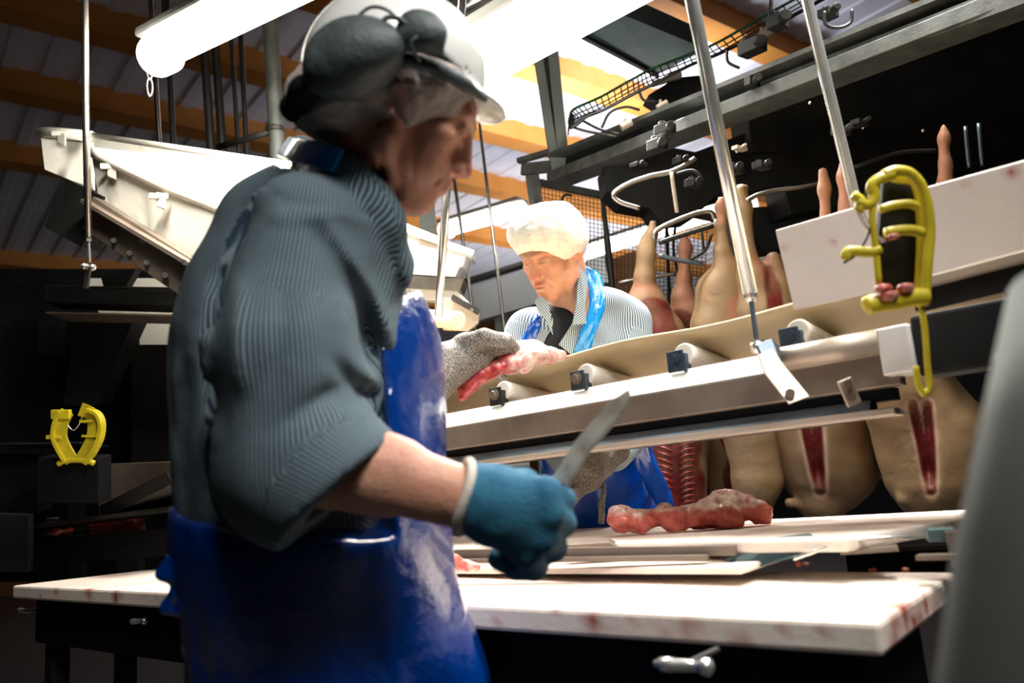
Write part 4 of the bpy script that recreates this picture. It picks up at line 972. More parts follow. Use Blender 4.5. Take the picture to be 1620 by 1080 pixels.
XX, YY = np.meshgrid(S.xs, S.ys, indexing='ij'); th = np.arctan2(YY-hipc[1], XX-hipc[0]); 
fld = (np.sin(th*9+.4)*.006+np.sin(th*17+1.3)*.003).astype(np.float32)
zz = np.clip((1.08-S.zs)/.35, 0, 1); S.F += fld[:, :, None]*zz[None, None, :]
S.disp(14, .006, 5, (1, 1, .4)); S.disp(34, .002, 2, (1, 1, .5))
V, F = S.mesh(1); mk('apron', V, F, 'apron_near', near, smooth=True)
b = MB(); sp = spline([P(450, 232, 1.25), P(468, 238, 1.14), P(500, 243, 1.08), P(535, 254, 1.055)], 6)
for p_, q_ in zip(sp[:-1], sp[1:]): b.beam(p_, q_+(q_-p_)*.15, .034, .008, up=cF)
b.build('apron_strap', 'apron_light', near, bevel=.003)
S = SDF.around(P(235, 985, 1.2)-.06, P(310, 850, 1.0)+.09, .0045)
for pts in ([(300, 868), (268, 890), (256, 908), (272, 912), (300, 895)], [(296, 900), (278, 940), (262, 962), (300, 972), (318, 940)], [(300, 868), (292, 850)]):
    for a, c_ in zip(pts[:-1], pts[1:]): S.cone(P(*a, 1.09), .0085, P(*c_, 1.10), .007, .01)
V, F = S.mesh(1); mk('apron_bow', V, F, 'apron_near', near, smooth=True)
# trousers and boots
S = SDF.around(b0+[-.28, -.28, .10], b0+[.28, .28, .98], .016)
for sg in (1, -1):
    hp = hipc+NEAR_L*.09*sg-[0, 0, .03]; kn = b0+NEAR_L*.10*sg+NEAR_F*.03+[0, 0, .50]; an = b0+NEAR_L*.12*sg+[0, 0, .14]
    S.cone(hp, .115, kn, .085, .04); S.cone(kn, .085, an, .075, .03)
V, F = S.mesh(1); mk('trousers', V, F, 'trousers', near, smooth=True)
for sg in (1, -1):
    S = SDF.around(b0+NEAR_L*.12*sg+[-.22, -.22, 0.0], b0+NEAR_L*.12*sg+[.22, .22, .30], .012); an = b0+NEAR_L*.12*sg
    S.cone(an+[0, 0, .26], .066, an+[0, 0, .07], .055, .02); S.cone(an+[0, 0, .055], .052, an+NEAR_F*.16+[0, 0, .045], .045, .02); S.cut(an+[0, 0, .004], (0, 0, -1))
    V, F = S.mesh(1); mk('boot', V, F, 'rubber', near, smooth=True)
# hair net, helmet, ear muffs
S = SDF.around(HO-.20, HO+.20, .004)
S.ell(P(610, 142, 1.135), (.114, .112, .078), (V3(1, 0, -.03), V3(0, 1, 0), V3(.03, 0, 1)), .02)
S.ell(P(530, 174, 1.135), (.066, .100, .045), (V3(1, 0, -.2), V3(0, 1, 0), V3(.2, 0, 1)), .03)
S.ell(P(690, 156, 1.12), (.056, .088, .036), (V3(1, 0, .35), V3(0, 1, 0), V3(-.35, 0, 1)), .02)
S.cut(P(700, 186, 1.0), V3(.18, 0, -1), .01)
S.disp(38, .0045, 4, (1, 1, 1)); S.disp(80, .002, 6)
S.cone(P(628, 135, 1.03), .010, P(645, 195, 1.045), .006, .02); S.cone(P(655, 130, 1.03), .005, P(655, 185, 1.05), .004, .015)
V, F = S.mesh(1); px_, py_ = proj(V); ear = np.exp(-((px_-634)/17)**2-((py_-160)/42)**2)*.85
mk('hair_net', V, F, 'net_thin', near, smooth=True, attrs={'ear': ear})
S = SDF.around(HO+[-.24, -.17, -.10], HO+[.22, .17, .24], .0036)
S.ell(P(624, 116, 1.135), (.126, .110, .116), (V3(1, 0, -.02), V3(0, 1, 0), V3(.02, 0, 1)), 0)
S.ell(P(738, 160, 1.15), (.060, .085, .011), (V3(.93, 0, -.36), V3(0, 1, 0), V3(.36, 0, .93)), .012)        # peak
S.ell(P(497, 158, 1.135), (.030, .08, .012), (V3(.8, 0, .5), V3(0, 1, 0), V3(-.5, 0, .8)), .012)
S.ell(P(624, 122, 1.135), (.120, .104, .109), (V3(1, 0, -.02), V3(0, 1, 0), V3(.02, 0, 1)), .003, 'sub')
S.ell(P(636, 198, 1.135), (.104, .30, .088), (V3(1, 0, -.02), V3(0, 1, 0), V3(.02, 0, 1)), .006, 'sub')
S.cut(P(600, 186, 1.1), V3(.0, 0, -1), .004)
V, F = S.mesh(1); hel = mk('helmet', V, F, 'helmet', near, smooth=True)
b = MB(); b.tube(spline([P(478, 172, 1.06), P(520, 152, 1.035), P(570, 125, 1.022), P(625, 97, 1.015), P(680, 104, 1.018), P(730, 130, 1.035), P(768, 158, 1.07)], 5), [.007, .008]+[.0095]*25+[.007, .006, .005, .004], 10)
b.build('rim_band', 'dark_plastic', hel, smooth=True)
S = SDF.around(P(560, 90, 1.0)-.12, P(560, 90, 1.0)+.12, .0036)
S.ell(P(562, 88, 1.01), (.061, .036, .048), (V3(.98, 0, .2), V3(0, 1, 0), V3(-.2, 0, .98)), 0)
S.ell(P(540, 110, 1.005), (.045, .034, .036), (V3(.98, 0, .2), V3(0, 1, 0), V3(-.2, 0, .98)), .02)
S.ell(P(585, 75, .985), (.04, .022, .03), None, .02)
V, F = S.mesh(1); em = mk('ear_muff', V, F, 'dark_plastic', near, smooth=True)
S = SDF.around(P(480, 155, 1.05)-.09, P(480, 155, 1.05)+.09, .0036)
S.ell(P(488, 148, 1.05), (.028, .04, .022), (V3(.85, 0, .5), V3(0, 1, 0), V3(-.5, 0, .85)), 0)
S.cone(P(495, 145, 1.05), .018, P(458, 172, 1.06), .013, .008); S.cone(P(458, 165, 1.06), .012, P(462, 182, 1.06), .010, .004)
V, F = S.mesh(1); mk('head_band_end', V, F, 'black', near, smooth=True)
S = SDF.around(P(675, 60, 1.0)-.09, P(675, 60, 1.0)+.09, .0032)
S.ell(P(668, 46, .998), (.031, .018, .023), (V3(.95, 0, -.3), V3(0, 1, 0), V3(.3, 0, .95)), 0)
S.cone(P(645, 62, 1.0), .016, P(676, 58, .995), .018, .01); S.cone(P(685, 62, .995), .014, P(699, 86, 1.0), .004, .008)
V, F = S.mesh(1); cm = mk('ear_muff', V, F, 'dark_plastic', near, smooth=True)
b = MB(); b.tube(spline([P(598, 45, .985), P(612, 28, .985), P(632, 30, .985), P(650, 45, .985)], 5), .0032, 8); b.build('wire_arm', 'dark_plastic', near, smooth=True)
b = MB(); b.tube(spline([P(560, 32, 1.02), P(585, 12, 1.02), P(612, 16, 1.01), P(640, 40, .99)], 5), .0022, 8); b.build('wire_arm', 'dark_plastic', near, smooth=True)
b = MB(); b.tube(spline([P(660, 58, .98), P(650, 68, .98), P(655, 82, .985), P(664, 96, 1.0)], 5), .0024, 8); b.build('wire_arm', 'dark_plastic', near, smooth=True)
# right hand in a blue knitted glove, closed round the knife handle
S = SDF.around(P(715, 925, .87)-.03, P(905, 715, 1.0)+.03, .0030)
k0 = [(862, 780, .905), (868, 812, .90), (856, 846, .905), (834, 872, .915)]
k1 = [(888, 792, .945), (890, 826, .945), (874, 866, .95), (844, 896, .955)]
k2 = [(868, 812, .985), (866, 846, .985), (850, 876, .985), (818, 896, .985)]
k3 = [(832, 812, .985), (828, 842, .985), (815, 866, .985), (790, 884, .98)]
S.cone(P(738, 788, .927), .040, P(782, 796, .92), .041, .01, flat=(cF, .85))
for kk in k0: S.cone(P(785, 800, .925), .037, P(*kk), .0190, .016)
for a, b_, c_, d_ in zip(k0, k1, k2, k3):
    S.cone(P(*a), .0180, P(*b_), .0165, .004); S.cone(P(*b_), .0165, P(*c_), .0155, .003); S.cone(P(*c_), .0155, P(*d_), .014, .003)
S.cone(P(778, 775, .935), .024, P(830, 768, .955), .020, .010); S.cone(P(830, 768, .955), .019, P(866, 790, .985), .015, .004)
S.disp(60, .0012)
S.cut(P(741, 786, .927), V3(-.99, 0, .12), .002)
V, F = S.mesh(1); gl = mk('glove', V, F, 'glove_blue', near, smooth=True)
b = MB(); cc = P(736, 786, .926); ax_ = nrm(V3(.99, 0, -.14)); e1_ = nrm(np.cross(ax_, cF)); e2_ = np.cross(ax_, e1_)
b.tube([cc+e1_*.0395*math.cos(a)+e2_*.035*math.sin(a)+ax_*.004*math.sin(2*a) for a in np.linspace(0, 2*math.pi, 28, endpoint=False)], .006, 8, closed=True)
b.build('glove_cuff', 'glove_cuff', near, smooth=True)
# left hand in a grey mesh glove, holding meat over the belt
S = SDF.around(P(650, 660, 1.62)-.05, P(860, 500, 1.85)+.06, .0040)
hd = 1.74
S.cone(P(662, 618, 1.66), .052, P(708, 580, 1.70), .046, .02); S.cone(P(708, 575, 1.70), .045, P(748, 562, 1.73), .043, .012)
fk = [(770, 535, 1.71), (778, 550, 1.73), (774, 566, 1.76), (764, 580, 1.79)]
fm = [(800, 537, 1.73), (806, 552, 1.755), (800, 570, 1.785), (786, 585, 1.81)]
ft = [(816, 552, 1.77), (818, 566, 1.79), (812, 582, 1.81), (796, 594, 1.82)]
hand(S, P(740, 555, 1.73), [P(*a) for a in fk], [P(*a) for a in fm], [P(*a) for a in ft], .0145, .034, thumb=(P(735, 545, 1.70), P(765, 532, 1.685), P(798, 540, 1.69)))
S.disp(45, .0015)
V, F = S.mesh(1); g2 = mk('mesh_glove', V, F, 'glove_mesh', near, smooth=True)
b = MB(); cc = P(731, 568, 1.725); ax_ = nrm(V3(.9, .2, .2)); e1_ = nrm(np.cross(ax_, cF)); e2_ = np.cross(ax_, e1_)
for a in np.linspace(0, 2*math.pi, 28, endpoint=False):
    a2 = a+2*math.pi/28; b.beam(cc+e1_*.0465*math.cos(a)+e2_*.0455*math.sin(a), cc+e1_*.0465*math.cos(a2)+e2_*.0455*math.sin(a2), .012, .003, up=e1_*math.cos(a)+e2_*math.sin(a))
b.build('wrist_band', 'band_blue', near)
# the knife
kn = thing('boning_knife', 'worn curved steel knife held upright in the blue glove', 'knife', P(870, 775, .95))
cen = spline([P(878, 775, .945), P(900, 741, .945), P(921, 708, .945), P(950, 674, .945), P(975, 646, .945), P(988, 630, .945), P(995, 616, .945)], 6); N = len(cen); V = []; F = []
for i, p_ in enumerate(cen):
    d = nrm(cen[min(i+1, N-1)]-cen[max(i-1, 0)]); sdv = nrm(np.cross(d, cF)); w = .0108*(1 if i < N-12 else max(.08, ((N-1-i)/12)**.6)); t_ = i/(N-1)
    bk = sdv*w; V += [p_-bk, p_-bk*.6+cF*.0013, p_+bk, p_-bk*.6-cF*.0013]
for i in range(N-1):
    for k in range(4): F.append((4*i+k, 4*i+(k+1) % 4, 4*i+4+(k+1) % 4, 4*i+4+k))
F += [(3, 2, 1, 0), (4*N-4, 4*N-3, 4*N-2, 4*N-1)]
mk('blade', V, F, 'blade', kn)
b = MB(); b.tube([P(888, 762, .945), P(872, 782, .948), P(845, 822, .955), P(806, 872, .96), P(800, 880, .96)], [.006, .011, .013, .013, .009], 12); b.build('handle', 'handle_knife', kn, smooth=True)
# ======== far worker
FD = 2.42
FF = nrm(V3(-.42, -.9, 0)*[1, 1, 0]); FLf = np.cross([0, 0, 1], FF); ffr = (FF, FLf, ZU)
fhip = P(950, 830, 2.80); fb = fhip*[1, 1, 0]
far = thing('person', 'person in white hair net, striped shirt and blue apron, looking down behind the conveyor', 'person', fb)
FO = P(873, 396, 2.36); FM = head_frame(V3(-.60, -.66, -.45), V3(-.04, 0, 1))
S = SDF(grid1(-.22, .62, .0105, (FO[0]-.12, FO[0]+.11), .0024), grid1(1.95, 3.2, .0105, (FO[1]-.14, FO[1]+.11), .0024), grid1(0, 1.98, .011, (FO[2]-.16, FO[2]+.10), .0024))
T2 = head_ops(S, FO, FM, 1.03)
S.cone(T2(0, -.035, -.03), .060, P(905, 490, 2.46), .066, .02)
for a, c_ in (((-.05, .03, -.085), (905, 478, 2.40)),): S.cone(T2(*a), .012, P(*c_), .012, .01)
sR2, sL2 = P(835, 530, 2.42), P(992, 515, 2.52)
S.cone(sR2, .048, sL2, .048, .04); S.ell(P(915, 620, 2.5), (.10, .15, .26), ffr, .05); S.ell(fhip+[0, 0, .05], (.11, .15, .16), ffr, .05)
fe, fw_ = P(1012, 660, 2.45), P(940, 738, 2.28)
S.cone(sL2, .048, fe, .04, .02); S.cone(fe, .038, fw_, .028, .02); S.cone(fw_, .028, P(915, 755, 2.24), .028, .01)
fe2, fw2 = P(815, 660, 2.46), P(802, 634, 2.44)
S.cone(sR2, .046, fe2, .038, .02); S.cone(fe2, .036, fw2, .028, .02); S.cone(fw2, .026, P(812, 624, 2.40), .026, .01)
for sg in (1, -1):
    hp = fhip+FLf*.09*sg; kn_ = fb+FLf*.10*sg+FF*.03+[0, 0, .50]; an = fb+FLf*.12*sg+[0, 0, .09]
    S.cone(hp, .085, kn_, .058, .03); S.cone(kn_, .056, an, .038, .02); S.cone(an, .038, an+FF*.15-[0, 0, .055], .030, .02)
V, F = S.mesh(1)
red, lip, brow = head_attrs(V, T2, 1.06)
mk('body', V, F, 'skin', far, smooth=True, attrs={'red': red, 'lip': lip, 'brow': brow})
# black t-shirt in the open collar
S = SDF.around(P(915, 640, 2.6)-.30, P(900, 440, 2.4)+.22, .008)
S.ell(P(900, 590, 2.50), (.105, .09, .20), ffr, .03); S.cone(P(886, 505, 2.44), .060, P(880, 560, 2.40), .070, .03)
S.cut(P(882, 486, 2.4), V3(-.1, -.35, 1), .004)
V, F = S.mesh(1); mk('undershirt', V, F, 'tshirt', far, smooth=True)
# striped shirt, open at the neck
S = SDF.around((-.26, 1.90, .95), (.62, 2.95, 1.75), .0062)
S.ell(P(915, 610, 2.52), (.135, .195, .30), ffr, .05)
S.cone(P(838, 525, 2.42), .070, P(988, 512, 2.53), .074, .05)
S.cone(P(985, 512, 2.53), .078, P(1000, 590, 2.48), .075, .03); S.cone(P(1000, 590, 2.48), .070, P(1006, 668, 2.42), .060, .02); S.cone(P(1008, 665, 2.42), .056, P(972, 722, 2.33), .045, .02)
S.cone(P(838, 530, 2.42), .072, P(812, 640, 2.32), .060, .03); S.cone(P(812, 640, 2.38), .056, P(803, 634, 2.43), .045, .02)
S.ell(P(945, 485, 2.50), (.08, .09, .06), ffr, .04)
S.disp(10, .009, 3, (1, 1, .5)); S.disp(24, .0035, 8)
# the opening
S.cone(P(898, 440, 2.40), .056, P(892, 480, 2.36), .050, .01, 'sub'); S.cone(P(888, 500, 2.33), .040, P(882, 560, 2.30), .022, .006, 'sub'); S.cone(P(882, 560, 2.30), .022, P(880, 590, 2.28), .008, .006, 'sub')
S.cone(T2(0, -.035, -.03), .064, P(905, 480, 2.46), .070, .004, 'sub')
S.cut(P(972, 722, 2.33), V3(-.6, -.2, -.78)) if False else None
V, F = S.mesh(1)
tcf = (P(915, 600, 2.52), ZU, FF, .18)
bn = [(P(985, 515, 2.53), P(1000, 590, 2.48), .085, .075), (P(1000, 590, 2.48), P(1006, 668, 2.42), .085, .075), (P(1006, 668, 2.42), P(972, 722, 2.33), .07, .06), (P(836, 535, 2.42), P(812, 640, 2.32), .085, .07)]
mk('shirt', V, F, 'shirt', far, smooth=True, attrs={'st': stripes(V, tcf, bn)})
def leaf(name, pts, th, m, par, per=True):
    """a flat sewn piece (lapel, strap): outline with real thickness, stripes along it"""
    pts = [A(p) for p in pts]; b = MB(); b.ext(pts, cF*th)
    Va = A(b.V); a = nrm(pts[1]-pts[0]); st = (Va-pts[0])@a
    return mk(name, b.V, b.F, m, par, attrs={'st': st}, bevel=.002)
leaf('collar_lapel', [P(916, 418, 2.36), P(931, 440, 2.36), P(926, 480, 2.32), P(928, 512, 2.30), P(905, 514, 2.30), P(912, 478, 2.31)], .006, 'shirt', far)
leaf('collar_lapel', [P(846, 476, 2.31), P(856, 468, 2.31), P(868, 478, 2.31), P(875, 530, 2.30), P(862, 505, 2.30), P(850, 490, 2.30)], .006, 'shirt', far)
leaf('shirt_front', [P(905, 512, 2.325), P(928, 510, 2.325), P(905, 562, 2.31), P(884, 545, 2.31)], .006, 'shirt', far)
# apron below, straps above
S = SDF.around(P(950, 1000, 2.75)*[1, 1, 0]+[-.34, -.42, .42], P(950, 600, 2.75)*[1, 1, 0]+[.34, .36, 1.47], .0075)
S.ell(P(925, 600, 2.52), (.150, .17, .20), ffr, .05)
S.cut(P(925, 600, 2.52)-FF*.02, -FF)
S.cone(P(938, 690, 2.62), .175, P(950, 840, 2.78), .215, .05); S.cone(P(950, 840, 2.78), .215, P(955, 1200, 2.85), .23, .05)
S.cut(P(915, 562, 2.3), V3(-.1, 0, 1), .01)
S.cut(A([0, 0, .48]), (0, 0, -1))
S.disp(9, .018, 3, (1, 1, .45)); S.disp(26, .005, 5, (1, 1, .6))
V, F = S.mesh(1); mk('apron', V, F, 'apron', far, smooth=True)
def ribbon(name, pts, w, m, par, th=.005):
    b = MB(); sp = spline([P(*p) for p in pts], 6); V = []; F = []; n = len(sp); ws = np.interp(np.linspace(0, 1, n), np.linspace(0, 1, len(w)), w)
    rn = random.Random(5)
    for i, p_ in enumerate(sp):
        d = nrm(sp[min(i+1, n-1)]-sp[max(i-1, 0)]); s_ = nrm(np.cross(d, cF))
        for k in range(5):
            V.append(p_+s_*ws[i]*(k/4-.5)+cF*(.006*math.sin(k*2.2+i*.7)))
    for i in range(n-1):
        for k in range(4): F.append((5*i+k, 5*i+k+1, 5*i+k+6, 5*i+k+5))
    o = mk(name, V, F, m, par, smooth=True); so = o.modifiers.new('thick', 'SOLIDIFY'); so.thickness = th; return o
ribbon('apron_strap', [(921, 424, 2.42), (938, 440, 2.37), (945, 470, 2.33), (938, 505, 2.31), (925, 540, 2.31), (917, 568, 2.32)], [.022, .040, .045, .040, .040, .05], 'apron_light', far)
ribbon('apron_strap', [(853, 500, 2.33), (846, 515, 2.31), (836, 540, 2.31), (834, 560, 2.31)], [.012, .028, .04, .05], 'apron', far)
ribbon('apron_tie', [(1003, 690, 2.40), (1020, 730, 2.42), (1040, 770, 2.45), (1052, 800, 2.46), (1054, 835, 2.46)], [.05, .06, .06, .05, .04], 'apron', far)
# trousers and boots
S = SDF.around(fb+[-.28, -.28, .10], fb+[.28, .28, 1.0], .018)
for sg in (1, -1):
    kn_ = fb+FLf*.10*sg+FF*.03+[0, 0, .50]; an = fb+FLf*.12*sg+[0, 0, .14]; S.cone(fhip+FLf*.09*sg-[0, 0, .03], .115, kn_, .085, .04); S.cone(kn_, .085, an, .075, .03)
V, F = S.mesh(1); mk('trousers', V, F, 'trousers', far, smooth=True)
for sg in (1, -1):
    an = fb+FLf*.12*sg; S = SDF.around(an+[-.22, -.22, 0.0], an+[.22, .22, .30], .013)
    S.cone(an+[0, 0, .26], .066, an+[0, 0, .07], .055, .02); S.cone(an+[0, 0, .055], .052, an+FF*.16+[0, 0, .045], .045, .02); S.cut(an+[0, 0, .004], (0, 0, -1))
    V, F = S.mesh(1); mk('boot', V, F, 'rubber', far, smooth=True)
# hair net
S = SDF.around(FO+[-.2, -.2, -.1], FO+[.2, .2, .2], .0036)
S.ell(T2(0, -.020, .050), (.088, .104, .076), FM, 0)
S.ell(P(862, 370, 2.32), (.104, .10, .066), (V3(1, 0, -.1), V3(0, 1, 0), V3(.1, 0, 1)), .07)
S.ell(P(905, 386, 2.40), (.045, .10, .046), (V3(1, 0, -.5), V3(0, 1, 0), V3(.5, 0, 1)), .02)
S.cut(P(862, 393, 2.25), V3(-.18, 0, -1), .006) if False else None
S.cut(P(856, 393, 2.25), nrm(V3(-.22, -.25, -1)), .004)
S.disp(30, .004, 4); S.disp(70, .0028, 6)
V, F = S.mesh(1); mk('hair_net', V, F, 'net', far, smooth=True)
# left hand in a mesh glove with its long strap
S = SDF.around(P(850, 815, 2.05)-.05, P(980, 690, 2.3)+.06, .004)
gd = 2.16
S.cone(P(975, 712, 2.30), .038, P(945, 735, 2.22), .040, .02); S.cone(P(945, 735, 2.22), .040, P(925, 748, 2.18), .044, .015)
fk = [(908, 738, 2.13), (900, 752, 2.14), (898, 768, 2.16), (902, 782, 2.18)]
fm = [(885, 752, 2.12), (880, 768, 2.13), (880, 782, 2.15), (886, 794, 2.17)]
ft = [(868, 770, 2.12), (864, 782, 2.13), (868, 794, 2.15), (876, 804, 2.17)]
hand(S, P(930, 752, 2.17), [P(*a) for a in fk], [P(*a) for a in fm], [P(*a) for a in ft], .0150, .038, thumb=(P(925, 765, 2.14), P(905, 788, 2.11), P(886, 800, 2.11)))
S.disp(40, .002)
V, F = S.mesh(1); mk('mesh_glove', V, F, 'glove_mesh', far, smooth=True)
ribbon('glove_strap', [(950, 752, 2.17), (954, 775, 2.16), (952, 800, 2.16), (950, 828, 2.16)], [.016, .012, .016, .016], 'glove_mesh', far, .003)
_P4 = P
P = lambda x, y, d: _P4(x, y, d+.38)
# right hand, lying behind the belt lip
S = SDF.around(P(812, 620, 2.1)-.12, P(812, 620, 2.1)+.12, .005)
hand(S, P(808, 622, 2.08), [P(830, 605, 2.03), P(834, 612, 2.01), P(836, 620, 1.99), P(834, 628, 1.98)], [P(848, 602, 2.02), P(852, 610, 2.0), P(853, 618, 1.98), P(850, 627, 1.97)], [P(862, 606, 2.02), P(866, 613, 2.0), P(866, 620, 1.98), P(862, 628, 1.97)], .011, .03, thumb=(P(815, 608, 2.04), P(832, 598, 2.06), P(846, 596, 2.06)))
V, F = S.mesh(1); mk('glove', V, F, 'glove_mesh', far, smooth=True)
P = _P4
# ------------------------------------------------------------ carcasses hanging from the overhead line
def carcass(label, d, chain, extra=(), flesh=(), pink=(), grooves=(), seed=0, grow=.9, flat=.8):
    """chain: (px, py, radius px) from the foot down; every groove is a cut whose walls show flesh"""
    t = thing('carcass', label, 'carcass', P(*chain[-1][:2], d), 'pig carcasses on the overhead line')
    pts = [(P(x, y, d+R_(r, d)*.4), R_(r, d)) for x, y, r in chain]
    allp = [p for p, r in pts]+[P(x, y, d) for c in extra for x, y, r in c]
    lo = np.min(allp, 0)-.17; hi = np.max(allp, 0)+.17
    S = SDF.around(lo, hi, .0068)
    for (p, r), (q, r2) in zip(pts[:-1], pts[1:]): S.cone(p, r, q, r2, .02, flat=(cF, 1.0) if r < .03 else None)
    for c in extra:
        for (x, y, r), (x2, y2, r2) in zip(c[:-1], c[1:]): S.cone(P(x, y, d+.02), R_(r, d), P(x2, y2, d+.02), R_(r2, d), .02)
    x, y, r = chain[0]; zz = .022
    for sx in (-1, 1): S.cone(P(x+sx*r*.75, y-r*.5, d+zz), R_(r*.45, d), P(x+sx*r*.4, y+r*2.4, d+zz), R_(r*.8, d), .004)
    S.cone(P(x+r*1.1, y+r*1.6, d), R_(r*.3, d), P(x+r*.6, y+r*3.4, d), R_(r*.5, d), .006)
    for g, wpx, amp in grooves: fold(S, g, wpx, amp, d+.02)
    S.disp(7, .010, seed); S.disp(20, .003, seed+3)
    V, F = S.mesh(2); px, py = proj(V)
    fl = np.zeros(len(V)); pk = np.zeros(len(V)); fa = np.zeros(len(V))
    for g, wpx, amp in grooves:
        if amp < .015: continue
        dist = polydist(px, py, g); w = wpx*1.0
        fl = np.maximum(fl, np.clip((w*1.0-dist)/2.5, 0, 1)); fa = np.maximum(fa, np.clip(1-np.abs(dist-w*1.25)/(w*.45), 0, 1)*.9)
    n = vnoise(V[:, 0], V[:, 1], V[:, 2], 14, seed)*7
    for g, w in flesh: fl = np.maximum(fl, np.clip((w+n-polydist(px, py, g))/4, 0, 1))
    for g, w in pink: pk = np.maximum(pk, .8*np.clip((w-polydist(px, py, g))/w, 0, 1))
    mk('body', V, F, 'carcass', t, smooth=True, attrs={'flesh': fl, 'pink': pk, 'fat': fa*(1-fl)})
    return t
carc = carcass('carcass with thin leg and red inside, hanging nearest the far worker', 3.0, [(1032, 352, 6), (1031, 370, 9), (1024, 405, 11), (1020, 440, 17), (1022, 480, 33), (1045, 530, 38), (1070, 610, 42), (1078, 700, 42), (1080, 800, 36), (1080, 850, 20)],
        extra=([(1020, 378, 6), (1018, 395, 8), (1016, 440, 12)], [(1035, 470, 12), (1052, 510, 9), (1062, 545, 7)]), flesh=([(1030, 505), (1045, 540), (1060, 600)], 26) and [([(1036, 500), (1050, 530), (1075, 620)], 30), ([(1050, 690), (1060, 850)], 30), ([(1100, 690), (1100, 850)], 14)], pink=[([(1000, 455), (1030, 455)], 20)], seed=2)
for k in range(15):
    b = MB(); y = 690+k*9.2; b.tube(spline([P(1074+k*.3, y+9, 2.93), P(1085+k*.2, y+2, 2.905), P(1098, y, 2.92)], 3), .0042, 6); b.build('rib', 'ribs', carc, smooth=True)
for k in range(11):
    b = MB(); y = 695+k*10; b.tube(spline([P(1038+k*.9, y, 2.93), P(1050+k*.7, y+3, 2.89), P(1062+k*.3, y+9, 2.905)], 3), .0055, 6); b.build('rib', 'ribs', carc, smooth=True)
carcass('pinkish carcass with narrow leg, second from the far worker', 3.15, [(1083, 374, 6), (1084, 392, 10), (1082, 440, 11), (1080, 470, 17), (1088, 500, 30), (1110, 560, 34), (1128, 640, 30), (1140, 720, 24), (1150, 800, 22), (1150, 850, 18)],
        flesh=[([(1084, 510), (1102, 540), (1120, 600)], 22), ([(1148, 680), (1155, 800)], 7)], pink=[([(1083, 380), (1085, 850)], 60)], seed=5)
carcass('tan carcass with long straight leg, just left of the front hanging rod', 2.85, [(1142, 315, 7), (1141, 328, 11), (1141, 352, 9.5), (1143, 400, 12), (1147, 425, 18), (1140, 465, 40), (1138, 510, 44), (1160, 590, 48), (1190, 680, 44), (1198, 760, 40), (1190, 805, 30)],
        grooves=[([(1112, 462), (1130, 470), (1148, 466)], 3, .006)], pink=[([(1142, 315), (1142, 345)], 14), ([(1160, 480), (1165, 520)], 20)], seed=8)
carcass('tan carcass with a red slit belly, behind and right of the front hanging rod', 2.8, [(1174, 300, 7), (1176, 330, 10), (1182, 400, 13), (1190, 440, 26), (1196, 490, 38), (1230, 590, 62), (1290, 670, 78), (1308, 735, 76), (1300, 785, 44)],
        extra=([(1222, 410, 12), (1228, 450, 20), (1232, 510, 24)], [(1365, 670, 20), (1388, 720, 20), (1396, 745, 12)], [(1250, 795, 10), (1275, 800, 8)], [(1320, 795, 12), (1345, 790, 13)]),
        grooves=[([(1268, 640), (1280, 700), (1297, 775)], 9, .035), ([(1290, 640), (1294, 700), (1299, 775)], 9, .035)], flesh=[([(1218, 425), (1224, 470), (1226, 520)], 12)], pink=[([(1205, 410), (1215, 430)], 22)], seed=11)
carcass('dim tan carcass with a dark red slit, furthest right below the conveyor end', 2.55, [(1303, 272, 7), (1304, 300, 9), (1306, 360, 10), (1318, 430, 22), (1350, 520, 50), (1420, 600, 72), (1470, 690, 86), (1480, 745, 78), (1470, 790, 42)],
        extra=([(1536, 665, 26), (1550, 715, 26), (1560, 740, 14)], [(1430, 790, 10), (1455, 792, 9)], [(1500, 790, 14), (1525, 785, 16)]),
        grooves=[([(1444, 640), (1458, 700), (1472, 775)], 9, .035), ([(1466, 640), (1471, 700), (1474, 775)], 9, .035)], pink=[([(1303, 272), (1304, 340)], 14)], seed=14)
for i, (x, y0, y1, d, lab) in enumerate(((1336, 262, 420, 2.5, 'brownish carcass leg just right of the rear hanging rod, above the left divider'), (1492, 200, 420, 2.4, 'dark brown carcass leg rising above the greyish divider'))):
    carcass(lab, d, [(x, y0, 7), (x, y0+18, 9), (x+2, y0+60, 9), (x+4, y1-60, 20), (x+8, y1, 34), (x+12, y1+60, 40)], pink=[([(x, y0), (x, y0+90)], 30)], seed=17+i)

# ------------------------------------------------------------ meat
def meat(label, d, blobs, fat, m='meat', h=.0042, amp=.006, seed=0, group=None, cut=None, fatx=None, fatz=None):
    pts = [P(x, y, d+o) for x, y, r, o in blobs]; rs = [R_(r, d) for x, y, r, o in blobs]
    S = SDF.around(np.min(pts, 0)-max(rs)-.02, np.max(pts, 0)+max(rs)+.02, h)
    for (p, r, bb) in zip(pts, rs, blobs): S.ell(p, (r*1.2, r*1.1, r), None, .010)
    S.disp(30, amp, seed); S.disp(75, amp*.5, seed+2)
    if cut is not None: S.cut(A([0, 0, cut]), (0, 0, -1))
    V, F = S.mesh(1)
    fa = np.clip((vnoise(V[:, 0], V[:, 1], V[:, 2], 24, seed)+.6*vnoise(V[:, 0], V[:, 1], V[:, 2], 60, seed)+fat)*2.2, 0, 1)
    if fatx: fa = np.clip(fa+np.clip((proj(V)[0]-fatx)/14, -1.2, 1), 0, 1)
    if fatz: fa = np.clip(fa+(V[:, 2]-fatz)/.012, 0, 1)
    o = mk('meat_cut', V, F, m, None, smooth=True, attrs={'fat': fa}); return tag(o, label, 'meat', group)
